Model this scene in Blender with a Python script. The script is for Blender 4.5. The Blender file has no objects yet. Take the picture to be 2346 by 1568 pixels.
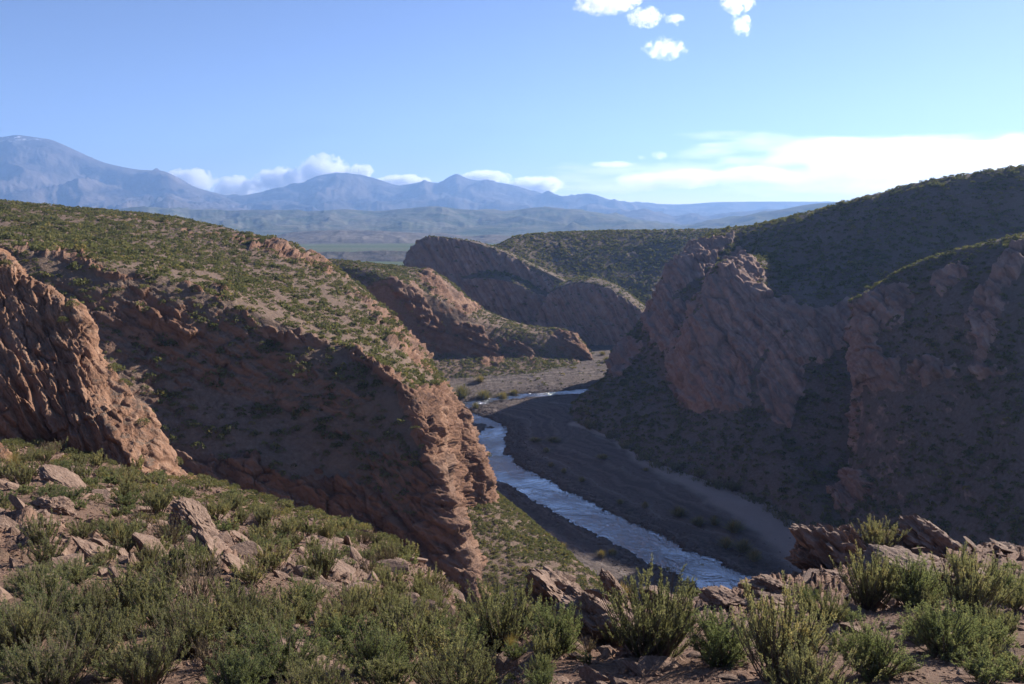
import bpy, math, random
import numpy as np
from mathutils import Vector

C = bpy.context.scene.collection
SC = bpy.context.scene
RNG = np.random.default_rng(7)

# ------------------------------------------------------------------ camera, sky, sun, exposure
PITCH = math.radians(9.1)
FOCAL = 28.0
cam_d = bpy.data.cameras.new("camera")
cam = bpy.data.objects.new("camera", cam_d); C.objects.link(cam)
cam_d.sensor_width = 36.0; cam_d.lens = FOCAL
cam_d.clip_start = 0.1; cam_d.clip_end = 60000
cam.location = (0, 0, 0); cam.rotation_euler = (math.radians(90) - PITCH, 0, 0)
SC.camera = cam

SUN_AZ, SUN_EL = math.radians(47), math.radians(23)      # azimuth from +Y towards +X
world = bpy.data.worlds.new("World"); SC.world = world; world.use_nodes = True
wn = world.node_tree.nodes; wl = world.node_tree.links
wn.clear()
w_out = wn.new("ShaderNodeOutputWorld"); w_bg = wn.new("ShaderNodeBackground")
w_sky = wn.new("ShaderNodeTexSky"); w_sky.sky_type = 'NISHITA'; w_sky.sun_disc = False
w_sky.sun_elevation = SUN_EL; w_sky.sun_rotation = SUN_AZ
w_sky.altitude = 3500; w_sky.air_density = 1.0; w_sky.dust_density = 1.0; w_sky.ozone_density = 4.5
w_bg.inputs["Strength"].default_value = 0.069
w_wb = wn.new("ShaderNodeMix"); w_wb.data_type = 'RGBA'; w_wb.blend_type = 'MULTIPLY'; w_wb.inputs[0].default_value = 1.0
w_wb.inputs[7].default_value = (1.20, 0.95, 0.96, 1)          # camera white balance
wl.new(w_sky.outputs[0], w_wb.inputs[6]); wl.new(w_wb.outputs[2], w_bg.inputs["Color"]); wl.new(w_bg.outputs[0], w_out.inputs["Surface"])

sun_d = bpy.data.lights.new("sun", 'SUN'); sun = bpy.data.objects.new("sun", sun_d); C.objects.link(sun)
sun_d.energy = 5.0; sun_d.angle = math.radians(0.53); sun_d.color = (1.0, 0.92, 0.82)
sdir = Vector((math.sin(SUN_AZ) * math.cos(SUN_EL), math.cos(SUN_AZ) * math.cos(SUN_EL), math.sin(SUN_EL)))
sun.rotation_euler = sdir.to_track_quat('Z', 'Y').to_euler()

SC.view_settings.view_transform = 'Standard'; SC.view_settings.look = 'None'
SC.view_settings.exposure = 1.2; SC.view_settings.gamma = 1.0; SC.view_settings.use_curve_mapping = False
SC.render.engine = 'CYCLES'
SC.cycles.use_denoising = True
SC.cycles.max_bounces = 8; SC.cycles.diffuse_bounces = 3; SC.cycles.glossy_bounces = 2
SC.cycles.transmission_bounces = 3; SC.cycles.transparent_max_bounces = 8; SC.cycles.volume_bounces = 6

# ------------------------------------------------------------------ helpers: survey (photo pixel + distance -> world point)
F0 = FOCAL / 36.0 * 2346.0
cp, sp = math.cos(PITCH), math.sin(PITCH)
ZR = -45.0                                    # level of the river
def ray(u, v):
    a = 784.0 - v
    return np.array([u - 1173.0, F0 * cp + a * sp, a * cp - F0 * sp])
def P(u, v, d):
    r = ray(u, v); return r * (d / r[1])
def PZ(u, v, z=ZR):
    r = ray(u, v); return r * (z / r[2])
def proj(p):
    p = np.asarray(p); x, y, z = p[..., 0], p[..., 1], p[..., 2]
    f = y * cp - z * sp; up = y * sp + z * cp
    f = np.where(f < 0.05, 0.05, f)
    return 1173 + F0 * x / f, 784 - F0 * up / f, f

# ------------------------------------------------------------------ helpers: noise
def _hash(ix, iy, iz):
    h = (ix.astype(np.int64) * 374761393 + iy.astype(np.int64) * 668265263 + iz.astype(np.int64) * 2147483647 + 144665) & 0xFFFFFFFF
    h = ((h ^ (h >> 13)) * 1274126177) & 0xFFFFFFFF
    h = ((h ^ (h >> 16)) * 2246822519) & 0xFFFFFFFF
    return h ^ (h >> 15)
_G = np.array([[1,1,0],[-1,1,0],[1,-1,0],[-1,-1,0],[1,0,1],[-1,0,1],[1,0,-1],[-1,0,-1],[0,1,1],[0,-1,1],[0,1,-1],[0,-1,-1],[1,1,0],[-1,1,0],[0,-1,1],[0,-1,-1]], float)
def pnoise(p):
    i = np.floor(p); f = p - i; w = f * f * f * (f * (f * 6 - 15) + 10)
    i = i.astype(np.int64); out = np.zeros(len(p))
    for dx in (0, 1):
        for dy in (0, 1):
            for dz in (0, 1):
                g = _G[_hash(i[:, 0] + dx, i[:, 1] + dy, i[:, 2] + dz) & 15]
                d = f - np.array([dx, dy, dz])
                ww = (w[:, 0] if dx else 1 - w[:, 0]) * (w[:, 1] if dy else 1 - w[:, 1]) * (w[:, 2] if dz else 1 - w[:, 2])
                out += ww * (g * d).sum(1)
    return out
def fbm(p, octv=4, gain=0.5, ridged=False):
    p = np.asarray(p, float); s = np.zeros(len(p)); a = 1.0; t = 0.0
    for k in range(octv):
        n = pnoise(p + 17.3 * k)
        if ridged: n = 1 - 2.2 * np.abs(n)
        s += a * n; t += a; a *= gain; p = p * 2.03
    return s / t
def worley(p):
    """distance to the nearest and second cell point, and a random number of the cell"""
    i = np.floor(p).astype(np.int64); f1 = np.full(len(p), 9.0); f2 = np.full(len(p), 9.0); cid = np.zeros(len(p)); vec = np.zeros(p.shape); hh = np.zeros(len(p), np.int64)
    for dx in (-1, 0, 1):
        for dy in (-1, 0, 1):
            for dz in (-1, 0, 1):
                c = i + (dx, dy, dz); h = _hash(c[:, 0], c[:, 1], c[:, 2])
                o = np.stack([h & 1023, (h >> 10) & 1023, (h >> 20) & 1023], 1) / 1023.0
                w = p - c - o; d = (w ** 2).sum(1); near = d < f1; vec[near] = w[near]; hh[near] = h[near]
                f2 = np.where(near, f1, np.minimum(f2, d)); cid = np.where(near, (h & 0xFFFF) / 65535.0, cid); f1 = np.minimum(f1, d)
    g = np.stack([(hh >> 3) & 255, (hh >> 11) & 255, (hh >> 19) & 255], 1) / 127.5 - 1.0
    return np.sqrt(f1), np.sqrt(f2), cid, (vec * g).sum(1)      # last: a tilted facet of the cell
def smooth(a, b, x):
    t = np.clip((x - a) / (b - a), 0, 1); return t * t * (3 - 2 * t)
def hash1(i):
    i = np.asarray(i, np.int64); return (_hash(i, i * 7 + 3, i * 0 + 11) & 0xFFFF) / 65535.0

# ------------------------------------------------------------------ helpers: meshes
def make_mesh(name, V, Fq, attrs=None, mats=(), smooth_shade=True, fmat=None):
    V = np.asarray(V, np.float32); Fq = np.asarray(Fq, np.int32)
    me = bpy.data.meshes.new(name); n, k = Fq.shape
    me.vertices.add(len(V)); me.vertices.foreach_set("co", V.ravel())
    me.loops.add(n * k); me.loops.foreach_set("vertex_index", Fq.ravel())
    me.polygons.add(n); me.polygons.foreach_set("loop_start", np.arange(0, n * k, k, dtype=np.int32))
    me.polygons.foreach_set("use_smooth", np.full(n, smooth_shade))
    for m in mats: me.materials.append(m)
    if fmat is not None: me.polygons.foreach_set("material_index", np.asarray(fmat, np.int32))
    for an, arr in (attrs or {}).items():
        a = me.attributes.new(an, 'FLOAT', 'POINT'); a.data.foreach_set("value", np.asarray(arr, np.float32))
    me.update(); me.validate()
    return me
def link(name, me, label=None, cat=None, group=None, kind=None, parent=None, loc=None, rot=None, scale=None):
    o = bpy.data.objects.new(name, me); C.objects.link(o)
    if label: o["label"] = label
    if cat: o["category"] = cat
    if group: o["group"] = group
    if kind: o["kind"] = kind
    if parent: o.parent = parent
    if loc is not None: o.location = loc
    if rot is not None: o.rotation_euler = rot
    if scale is not None: o.scale = scale
    return o
def grid_faces(nr, nc):
    a = np.arange(nr * nc).reshape(nr, nc)
    return np.stack([a[:-1, :-1], a[:-1, 1:], a[1:, 1:], a[1:, :-1]], -1).reshape(-1, 4)

def pchip(k, Y, x):
    k = np.asarray(k, float); h = np.diff(k)
    h_ = h.reshape(-1, *([1] * (Y.ndim - 1)))
    d = np.diff(Y, axis=0) / h_
    m = np.zeros_like(Y)
    w1 = 2 * h_[1:] + h_[:-1]; w2 = h_[1:] + 2 * h_[:-1]
    with np.errstate(divide='ignore', invalid='ignore'):
        mm = (w1 + w2) / (w1 / d[:-1] + w2 / d[1:])
    m[1:-1] = np.where(d[:-1] * d[1:] > 0, np.nan_to_num(mm), 0.35 * (d[:-1] + d[1:]) / 2)
    m[0] = d[0]; m[-1] = d[-1]
    i = np.clip(np.searchsorted(k, x, side='right') - 1, 0, len(k) - 2)
    t = ((x - k[i]) / h[i]).reshape(-1, *([1] * (Y.ndim - 1))); hh = h_[i]
    return (2*t**3-3*t**2+1)*Y[i] + (t**3-2*t**2+t)*hh*m[i] + (-2*t**3+3*t**2)*Y[i+1] + (t**3-t**2)*hh*m[i+1]
def R(*pts):                                    # a row of survey points: (u,v) on river level, (u,v,d), ('w',x,y,z)
    out = []
    for p in pts:
        if p[0] == 'w': out.append(np.array(p[1:], float))
        elif len(p) == 2: out.append(PZ(*p))
        else: out.append(P(*p))
    return np.array(out)
def off(row, dx, dy, dz): return row + np.array([dx, dy, dz], float)
def loft(rows, step=2.4, hidden_rows=(), maxn=900, wmin=12, wmax=9e9, hw=60, crisp=0.6):
    A = np.array(rows)
    U, Vv, _ = proj(A); S = np.stack([U, Vv], -1)
    wr = np.clip(np.linalg.norm(np.diff(S, axis=0), axis=-1).mean(1), wmin, wmax)
    for h in hidden_rows: wr[h] = min(wr[h], hw)
    wc = np.clip(np.linalg.norm(np.diff(S, axis=1), axis=-1).mean(0), wmin, 700)
    kr = np.concatenate([[0], np.cumsum(wr)]); kc = np.concatenate([[0], np.cumsum(wc)])
    nr = int(min(maxn, kr[-1] / step)); nc = int(min(maxn, kc[-1] / step))
    xr = np.linspace(0, kr[-1], nr); G = pchip(kr, A, xr)
    if crisp:
        i = np.clip(np.searchsorted(kr, xr, side='right') - 1, 0, len(kr) - 2); t = ((xr - kr[i]) / (kr[i + 1] - kr[i]))[:, None, None]
        G = G * (1 - crisp) + crisp * (A[i] * (1 - t) + A[i + 1] * t)
    G = np.swapaxes(pchip(kc, np.swapaxes(G, 0, 1), np.linspace(0, kc[-1], nc)), 0, 1)
    return G                                     # nr x nc x 3
def normals(G):
    du = np.gradient(G, axis=1); dv = np.gradient(G, axis=0)
    n = np.cross(du, dv); l = np.linalg.norm(n, axis=-1, keepdims=True); n = n / np.maximum(l, 1e-9)
    return n
def facing(G):                                   # outward normals: up or towards the camera side
    n = normals(G)
    if n[..., 2].mean() < 0: n = -n
    return n

TERRAINS = []                                    # (name, grid, normals, rock mask) for scattering
def bedding(dip_deg, az_deg):                    # unit normal of rock layers dipping dip_deg towards azimuth az_deg
    d, a = math.radians(dip_deg), math.radians(az_deg)
    return np.array([math.sin(d) * math.sin(a), math.sin(d) * math.cos(a), math.cos(d)])

def in_poly(u, v, poly):
    r = np.zeros(u.shape, bool); n = len(poly)
    for k in range(n):
        (x0, y0), (x1, y1) = poly[k], poly[(k + 1) % n]
        c = ((y0 > v) != (y1 > v)) & (u < (x1 - x0) * (v - y0) / (y1 - y0 + 1e-9) + x0); r ^= c
    return r
def relief(G, nd, scale=1.0, big=1.0, ledge=1.0, gully=1.0, fine=1.0, thick=2.2, steep=(0.25, 0.5), extra=0.0, seed=0.0, patch=0.5, block=1.0, bshape=(4.2, 3.2, 1.9), cliffs=None, proud=0.8, soft=0.22):
    """weather a terrain sheet: blocks and ledges along the rock layers, gullies, rubble; cliffs = surveyed outlines of bare rock"""
    nr, nc = G.shape[:2]
    n = facing(G); p = G.reshape(-1, 3); N = n.reshape(-1, 3); q = p + seed; s = scale
    st = smooth(steep[0], steep[1], 1 - np.abs(N[:, 2]))
    if patch: st = np.clip(st + patch * smooth(0.08, 0.32, fbm(q / (22 * s) + 5, 4)), 0, 1)
    st = np.clip(st + extra, 0, 1)
    if cliffs is not None:
        wob = 1.7 * np.stack([fbm(q / (6 * s), 5, .68), fbm(q / (6 * s) + 40, 5, .68)], 1); U, V_, f = proj(p)
        U = U + wob[:, 0] * 9000 * s / f * .45; V_ = V_ + wob[:, 1] * 9000 * s / f * .45
        m = np.zeros(len(p), bool)
        for c in cliffs: m |= in_poly(U, V_, c)
        m = m.reshape(nr, nc).astype(float)
        for _ in range(2):
            m[1:-1] = (m[:-2] + 2 * m[1:-1] + m[2:]) / 4; m[:, 1:-1] = (m[:, :-2] + 2 * m[:, 1:-1] + m[:, 2:]) / 4
        st = np.clip(m.ravel() + st * soft, 0, 1)
    b = fbm(q / (14 * s), 4) * 2.2 * s * big
    lay = q @ nd / (thick * s) + 0.9 * fbm(q / (9 * s), 3)
    li = np.floor(lay); fr = lay - li
    saw = (smooth(0.0, 0.75, fr) - smooth(0.82, 1.0, fr)) * (0.25 + 0.75 * hash1(li))
    lay2 = q @ nd / (thick * s * 0.27) + 0.8 * fbm(q / (3 * s), 3)
    f2 = lay2 - np.floor(lay2); saw2 = (smooth(0, .7, f2) - smooth(.8, 1, f2)) * hash1(np.floor(lay2) + 99)
    gl = fbm(q * np.array([1 / 5.5, 1 / 5.5, 1 / 20.0]) / s, 4, ridged=True)
    fi = fbm(q / (1.6 * s), 5, 0.55)
    d = b * (0.45 + 0.55 * st) + st * (ledge * (saw * 1.0 + saw2 * 0.3) * s + gully * gl * 1.1 * s + fine * fi * 0.7 * s) + (1 - st) * fine * fi * 0.30 * s
    if cliffs is not None: d = d + proud * s * st
    if block:
        k = np.nonzero(st > 0.08)[0]; hd = unit(np.array([nd[0], nd[1], 0.0]) + 1e-6); strike = np.cross(hd, [0, 0, 1.0]); dip = np.cross(nd, strike)
        qk = q[k] + 0.3 * s * np.stack([fbm(q[k] / (3 * s), 2), fbm(q[k] / (3 * s) + 9, 2), fbm(q[k] / (3 * s) + 19, 2)], 1)
        B = np.stack([qk @ dip, qk @ strike, qk @ nd], 1)
        for size, amp in ((np.array(bshape), 1.25), (np.array(bshape) * .36, 0.48), (np.array(bshape) * .14, 0.2)):
            f1, f2_, cid, fac = worley(B / (size * s)); d[k] += st[k] * block * amp * s * ((cid - .5) * 0.8 + fac * 0.9 - 0.35 * smooth(0.09, 0.0, f2_ - f1))
    G2 = (p + N * d[:, None]).reshape(nr, nc, 3)
    return G2, st.reshape(nr, nc)
def unit(v): return v / np.maximum(np.linalg.norm(v, axis=-1, keepdims=True), 1e-9)

def terrain(name, rows, nd, mat, label=None, step=2.4, hidden=(), hw=60, **kw):
    G = loft(rows, step, hidden, hw=hw)
    G, st = relief(G, nd, **kw)
    n = facing(G)
    if kw.get("cliffs") is not None: rk = np.clip(st * 1.0 + 0.25 * smooth(0.45, 0.7, 1 - np.abs(n[..., 2])), 0, 1)
    else: rk = np.clip(smooth(0.30, 0.52, 1 - np.abs(n[..., 2])) * 0.7 + st * 0.5, 0, 1)
    me = make_mesh(name, G.reshape(-1, 3), grid_faces(*G.shape[:2]), {"rock": rk.ravel()}, [mat])
    o = link(name, me, kind="structure", label=label)
    TERRAINS.append((name, G, n, rk))
    return G, n, rk

# ------------------------------------------------------------------ helpers: materials
def new_mat(name):
    m = bpy.data.materials.new(name); m.use_nodes = True; nt = m.node_tree; nt.nodes.clear()
    out = nt.nodes.new("ShaderNodeOutputMaterial")
    return m, nt, out
class NB:
    def __init__(s, nt): s.nt = nt
    def n(s, t, **kw):
        nd = s.nt.nodes.new(t)
        for k, v in kw.items():
            if k.startswith('_'): setattr(nd, k[1:], v)
        return nd
    def l(s, a, b): s.nt.links.new(a, b)
    def noise(s, vec, scale, detail=4, rough=0.55, dist=0.0):
        t = s.n("ShaderNodeTexNoise"); t.inputs["Scale"].default_value = scale; t.inputs["Detail"].default_value = detail
        t.inputs["Roughness"].default_value = rough; t.inputs["Distortion"].default_value = dist
        s.l(vec, t.inputs["Vector"]); return t.outputs["Fac"]
    def ramp(s, fac, stops):
        r = s.n("ShaderNodeValToRGB"); e = r.color_ramp.elements
        while len(e) < len(stops): e.new(0.5)
        for i, (p, c) in enumerate(stops):
            e[i].position = p; e[i].color = (c, c, c, 1) if isinstance(c, (int, float)) else (*c, 1)
        s.l(fac, r.inputs["Fac"]); return r.outputs["Color"]
    def mix(s, fac, a, b, mode='MIX'):
        m = s.n("ShaderNodeMix", _data_type='RGBA', _blend_type=mode)
        for sock, val in ((m.inputs[0], fac), (m.inputs[6], a), (m.inputs[7], b)):
            if hasattr(val, "is_output"): s.l(val, sock)
            elif isinstance(val, (int, float)): sock.default_value = val
            else: sock.default_value = (*val, 1)
        return m.outputs[2]
    def math(s, op, a, b=None, clamp=False):
        m = s.n("ShaderNodeMath", _operation=op); m.use_clamp = clamp
        for sock, val in ((m.inputs[0], a), (m.inputs[1], b)):
            if val is None: continue
            if hasattr(val, "is_output"): s.l(val, sock)
            else: sock.default_value = val
        return m.outputs[0]
    def attr(s, name):
        a = s.n("ShaderNodeAttribute"); a.attribute_name = name; return a.outputs["Fac"]
    def pos(s):
        return s.n("ShaderNodeTexCoord").outputs["Object"]
    def bump(s, h, dist, strength=1.0, nrm=None):
        b = s.n("ShaderNodeBump"); b.inputs["Distance"].default_value = dist; b.inputs["Strength"].default_value = strength
        s.l(h, b.inputs["Height"])
        if nrm is not None: s.l(nrm, b.inputs["Normal"])
        return b.outputs["Normal"]

def layers(b, vec, nd, thick):
    """1-d coordinate across the rock layers, warped, as colour bands"""
    dp = b.n("ShaderNodeVectorMath", _operation='DOT_PRODUCT'); b.l(vec, dp.inputs[0]); dp.inputs[1].default_value = tuple(nd)
    wob = b.noise(vec, 0.25 / thick, 3)
    s = b.math('ADD', b.math('MULTIPLY', dp.outputs["Value"], 1.0 / thick), b.math('MULTIPLY', wob, 1.6))
    n1 = b.n("ShaderNodeTexNoise", _noise_dimensions='1D'); n1.inputs["Scale"].default_value = 1.0; n1.inputs["Detail"].default_value = 5
    n1.inputs["Roughness"].default_value = 0.7
    b.l(s, n1.inputs["W"]); return n1.outputs["Fac"]

def ground_mat(name, nd, thick=2.0, s=1.0, rockc=((0.10, 0.058, 0.042), (0.25, 0.135, 0.085), (0.36, 0.22, 0.145)),
               soilc=((0.115, 0.075, 0.056), (0.20, 0.135, 0.10), (0.28, 0.20, 0.15)), red=0.0):
    rockc = [tuple(x * 0.82 for x in c) for c in rockc]; soilc = [tuple(x * 0.86 for x in c) for c in soilc]
    m, nt, out = new_mat(name); b = NB(nt); pos = b.pos()
    bands = layers(b, pos, nd, thick * s)
    rough = b.noise(pos, 0.5 / s, 8, 0.65); blot = b.noise(pos, 0.07 / s, 4)
    rock = b.ramp(b.math('ADD', b.math('MULTIPLY', bands, 0.6), b.math('MULTIPLY', rough, 0.4)), [(0.33, rockc[0]), (0.5, rockc[1]), (0.68, rockc[2])])
    rock = b.mix(b.ramp(blot, [(0.45, 0.0), (0.62, 0.55)]), rock, tuple(0.55 * rockc[1][i] + 0.45 * (0.17, 0.155, 0.14)[i] for i in range(3)))
    gr = b.noise(pos, 2.2 / s, 6, 0.7); soil = b.ramp(gr, [(0.3, soilc[0]), (0.5, soilc[1]), (0.72, soilc[2])])
    soil = b.mix(b.ramp(b.noise(pos, 0.045 / s, 5), [(0.42, 0.0), (0.62, 0.6)]), soil, tuple(0.6 * soilc[1][i] + 0.4 * (0.15, 0.12, 0.08)[i] for i in range(3)))
    k = b.ramp(b.math('ADD', b.attr("rock"), b.math('MULTIPLY', b.math('SUBTRACT', b.noise(pos, 0.35 / s, 6), 0.5), 1.1)), [(0.36, 0.0), (0.52, 1.0)])
    col = b.mix(k, soil, rock)
    hgt = b.math('ADD', b.math('MULTIPLY', rough, 0.7), b.math('ADD', b.math('MULTIPLY', bands, 0.6), b.math('MULTIPLY', b.noise(pos, 4.0 / s, 5, 0.7), 0.3)))
    nrm = b.bump(hgt, 0.55 * s, 0.8)
    bs = b.n("ShaderNodeBsdfPrincipled"); bs.inputs["Roughness"].default_value = 0.95; bs.inputs["Specular IOR Level"].default_value = 0.12
    b.l(col, bs.inputs["Base Color"]); b.l(nrm, bs.inputs["Normal"]); b.l(bs.outputs[0], out.inputs["Surface"])
    return m

ND_LEFT = bedding(30, 95)
ND_RIGHT = bedding(58, 95)
M_left = ground_mat("red_hill_ground", ND_LEFT, 2.0)
M_fin = ground_mat("red_sandstone", bedding(50, 85), 0.6, 0.3, rockc=((0.12, 0.065, 0.045), (0.29, 0.16, 0.10), (0.42, 0.27, 0.185)))
M_right = ground_mat("pink_cliff_ground", ND_RIGHT, 2.4, rockc=((0.14, 0.086, 0.069), (0.35, 0.223, 0.172), (0.49, 0.355, 0.285)),
                     soilc=((0.105, 0.075, 0.060), (0.165, 0.122, 0.098), (0.225, 0.172, 0.142)))
M_near = ground_mat("near_gravel", bedding(20, 80), 0.3, 0.12, rockc=((0.13, 0.075, 0.055), (0.27, 0.165, 0.115), (0.38, 0.26, 0.19)),
                    soilc=((0.105, 0.058, 0.041), (0.19, 0.115, 0.08), (0.29, 0.195, 0.142)))

# ------------------------------------------------------------------ the land
# near slope the camera stands on
def W(u, y, z): return ('w', (u - 1173.0) / F0 * y, y, z)
us = [-900, -300, 50, 400, 700, 950, 1120, 1250, 1500, 1750, 1980, 2346, 2900]
def slope(y): return -1.6 - 0.31 * y
edge = [(-900, 860, 34), (-300, 960, 33), (100, 1010, 33), (400, 1082, 33), (700, 1172, 31), (930, 1268, 27), (1050, 1400, 19),
        (1230, 1400, 9.6), (1500, 1385, 10.2), (1745, 1345, 11.6), (1965, 1300, 13.2), (2346, 1250, 15), (2900, 1180, 17)]
e_row = R(*edge)
near_rows = [R(*[('w', (u - 1173) / F0 * 7, -5, -0.3) for u in us]),
             R(*[('w', (u - 1173) / F0 * 4, 1.0, slope(1.0)) for u in us]),
             R(*[W(u, 4.0, slope(4.0)) for u in us])]
mid = near_rows[2] * 0.45 + e_row * 0.55
near_rows += [mid, e_row, off(e_row, 0.4, 1.6, -1.6), off(e_row, 1.5, 7, -9), off(e_row, 3, 16, -26)]
NEAR_ROCK = [[(1560, 1385), (1745, 1332), (1965, 1285), (2120, 1250), (2346, 1232), (2420, 1285), (2200, 1345), (2050, 1350), (1900, 1405), (1780, 1425), (1640, 1405)], [(1195, 1380), (1500, 1370), (1490, 1500), (1340, 1490), (1250, 1430)],
 [(430, 1225), (500, 1235), (575, 1310), (545, 1335), (470, 1285)], [(150, 1230), (250, 1258), (265, 1315), (185, 1292)], [(750, 1285), (870, 1330), (845, 1355), (760, 1322)], [(925, 1262), (995, 1300), (1055, 1395), (1010, 1405), (950, 1325)],
 [(0, 1190), (130, 1200), (165, 1262), (0, 1262)], [(640, 1270), (730, 1295), (720, 1320), (650, 1300)], [(600, 1200), (660, 1215), (680, 1240), (620, 1225)]]
G_near, N_near, K_near = terrain("near_slope", near_rows, bedding(38, 80), M_near, hidden=(0, 5, 6), hw=90, step=2.0,
                                 scale=0.16, big=0.9, ledge=0.3, gully=0.0, fine=0.7, steep=(0.35, 0.7), block=.75, cliffs=NEAR_ROCK, soft=.8, proud=.25, patch=0.35)

# rock fin on the left
fin_edge = R((-260, 380, 37), (-120, 480, 35.5), (0, 585, 34), (95, 655, 33), (170, 702, 32.4), (240, 832, 31.4), (312, 930, 30.4), (370, 1010, 29.4), (432, 1112, 28.4), (500, 1225, 26.5))
fin_mid = R((-260, 560, 33.5), (-120, 610, 33), (0, 690, 31.6), (80, 770, 30.8), (150, 840, 30), (205, 915, 28.9), (250, 985, 27.9), (295, 1050, 27), (350, 1130, 26), (450, 1232, 24.6))
fin_base = R((-260, 1000, 26.6), (-120, 1000, 27), (0, 1000, 27.2), (60, 1010, 27.6), (120, 1030, 27.8), (190, 1075, 27.6), (245, 1110, 27.2), (290, 1140, 26.6), (350, 1190, 25.6), (440, 1245, 24.0))
fin_low = fin_mid * .45 + fin_base * .55 + np.array([-.2, -.5, .1])
terrain("rock_ridge", [off(fin_base, 0, -1, -2.5), fin_base, fin_low, fin_mid, fin_edge, fin_edge * 1.05 + np.array([-.2, 0, -1.1]), fin_edge * 1.13 + np.array([-.6, 0, -9.0])], bedding(50, 85), M_fin,
        hidden=(0, 4, 5), step=1.9, scale=0.3, big=1.0, ledge=0.7, gully=0.0, fine=0.35, thick=1.2, block=.6, bshape=(5.5, 3.4, 1.5), extra=0.85)
# smaller lit slab below it
s_edge = R((-200, 880, 22), (-80, 965, 21), (0, 1040, 20), (30, 1095, 19.4), (62, 1150, 18.9), (90, 1205, 18.2), (105, 1250, 17.6))
s_low = R((-200, 1130, 18.4), (-80, 1165, 17.8), (-10, 1200, 17.2), (15, 1220, 17), (45, 1238, 16.8), (75, 1255, 16.7), (100, 1270, 16.6))
terrain("rock_slab_outcrop", [off(s_low, 0, -.6, -1.5), s_low, s_low * .5 + s_edge * .5 + np.array([.12, -.1, .22]), s_edge, s_edge * 1.05 + np.array([-.1, 0, -.8]), s_edge * 1.12 + np.array([-.3, 0, -5.0])], bedding(50, 85), M_fin,
        hidden=(0, 3, 4), step=1.9, scale=0.2, big=0.8, ledge=1.0, gully=0.0, fine=0.6, bshape=(9, 2.6, 1.3), thick=1.4, extra=0.85)

# left hill
g0 = R((-350, 980, 64), (-200, 1000, 63), (0, 1050, 62), (200, 1120, 63), (400, 1180, 65), (600, 1270, 66), (760, 1340, 66), (880, 1400, 65), (985, 1440, 63), (1103, 1415, 61), (1050, 1240, 80), (1100, 1225, 92), (1168, 1240, 95), (1190, 1200, 104))
c0 = R((-350, 830, 68), (-200, 840, 67), (0, 880, 66), (200, 940, 67), (400, 1025, 70), (590, 1065, 70), (740, 1105, 71), (860, 1145, 70), (955, 1190, 68), (1062, 1260, 66), (1040, 1175, 82), (1085, 1180, 91), (1128, 1180, 94), (1140, 1140, 103))
m0 = R((-350, 690, 71), (-200, 705, 70), (0, 745, 70), (200, 800, 72), (400, 860, 75), (560, 915, 76), (700, 955, 76), (820, 985, 75), (915, 1020, 73), (1012, 1090, 71), (1020, 1060, 84), (1060, 1075, 92), (1101, 1085, 95), (1112, 1070, 104))
a0 = R((-350, 510, 77), (-200, 535, 76), (0, 567, 76), (200, 600, 78), (330, 628, 80), (600, 722, 82), (770, 795, 82), (870, 840, 81), (930, 900, 79), (982, 985, 77), (1005, 960, 87), (1040, 985, 94), (1078, 1015, 97), (1090, 1010, 106))
b0 = R((-350, 485, 108), (-200, 500, 110), (0, 522, 110), (200, 546, 115), (350, 572, 115), (600, 642, 112), (770, 705, 108), (880, 770, 102), (955, 850, 96), (985, 895, 92), (1005, 905, 96), (1038, 930, 99), (1062, 960, 100), (1072, 960, 110))
t0 = R((-350, 435, 150), (-200, 446, 150), (0, 463, 150), (250, 489, 160), (440, 509, 168), (650, 557, 155), (785, 624, 146), (890, 716, 133), (975, 822, 116), (1005, 860, 110), (1022, 882, 108), (1037, 905, 106), (1052, 935, 104), (1062, 945, 112))
nose = smooth(4.5, 7.5, np.arange(14)[:, None].astype(float))
back1 = t0 + (1 - nose) * np.array([2, 9, -6.0]) + nose * np.array([0.8, 5, -7.0]); back2 = t0 + (1 - nose) * np.array([0, 40, -38.0]) + nose * np.array([0.5, 9, -34.0])
LEFT_CLIFFS = [[(880, 845), (950, 905), (985, 880), (1020, 872), (1045, 900), (1080, 960), (1160, 1200), (1120, 1420), (1060, 1390), (985, 1300), (950, 1180), (965, 1060), (940, 960)],
 [(200, 960), (430, 1035), (560, 1050), (600, 1062), (640, 1100), (760, 1095), (850, 1120), (940, 1180), (1000, 1300), (1110, 1450), (700, 1450), (200, 1200)],
 [(-60, 560), (150, 588), (330, 628), (330, 640), (150, 600), (-60, 575)], [(420, 657), (600, 719), (700, 770), (870, 832), (950, 905), (900, 900), (840, 842), (700, 785), (600, 732), (430, 668)],
 [(240, 484), (300, 489), (340, 505), (300, 503)], [(360, 512), (430, 522), (500, 545), (640, 556), (700, 585), (775, 622), (770, 632), (700, 606), (640, 586), (560, 566), (480, 555), (400, 527)],
 [(780, 640), (880, 720), (960, 800), (1000, 860), (975, 850), (905, 780), (820, 695)], [(230, 690), (420, 760), (520, 815), (510, 830), (400, 790), (220, 720)]]
terrain("left_hill", [off(g0, 0, -2, -12), g0, c0, m0, a0, b0, t0, back1, back2], ND_LEFT, M_left, hidden=(0, 6, 7), hw=40,
        scale=1.0, big=0.55, ledge=0.6, gully=0.15, fine=0.8, thick=1.4, steep=(0.22, 0.42), cliffs=LEFT_CLIFFS, soft=.36, proud=.15, block=.65, bshape=(3.4, 2.2, 1.3))
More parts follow.
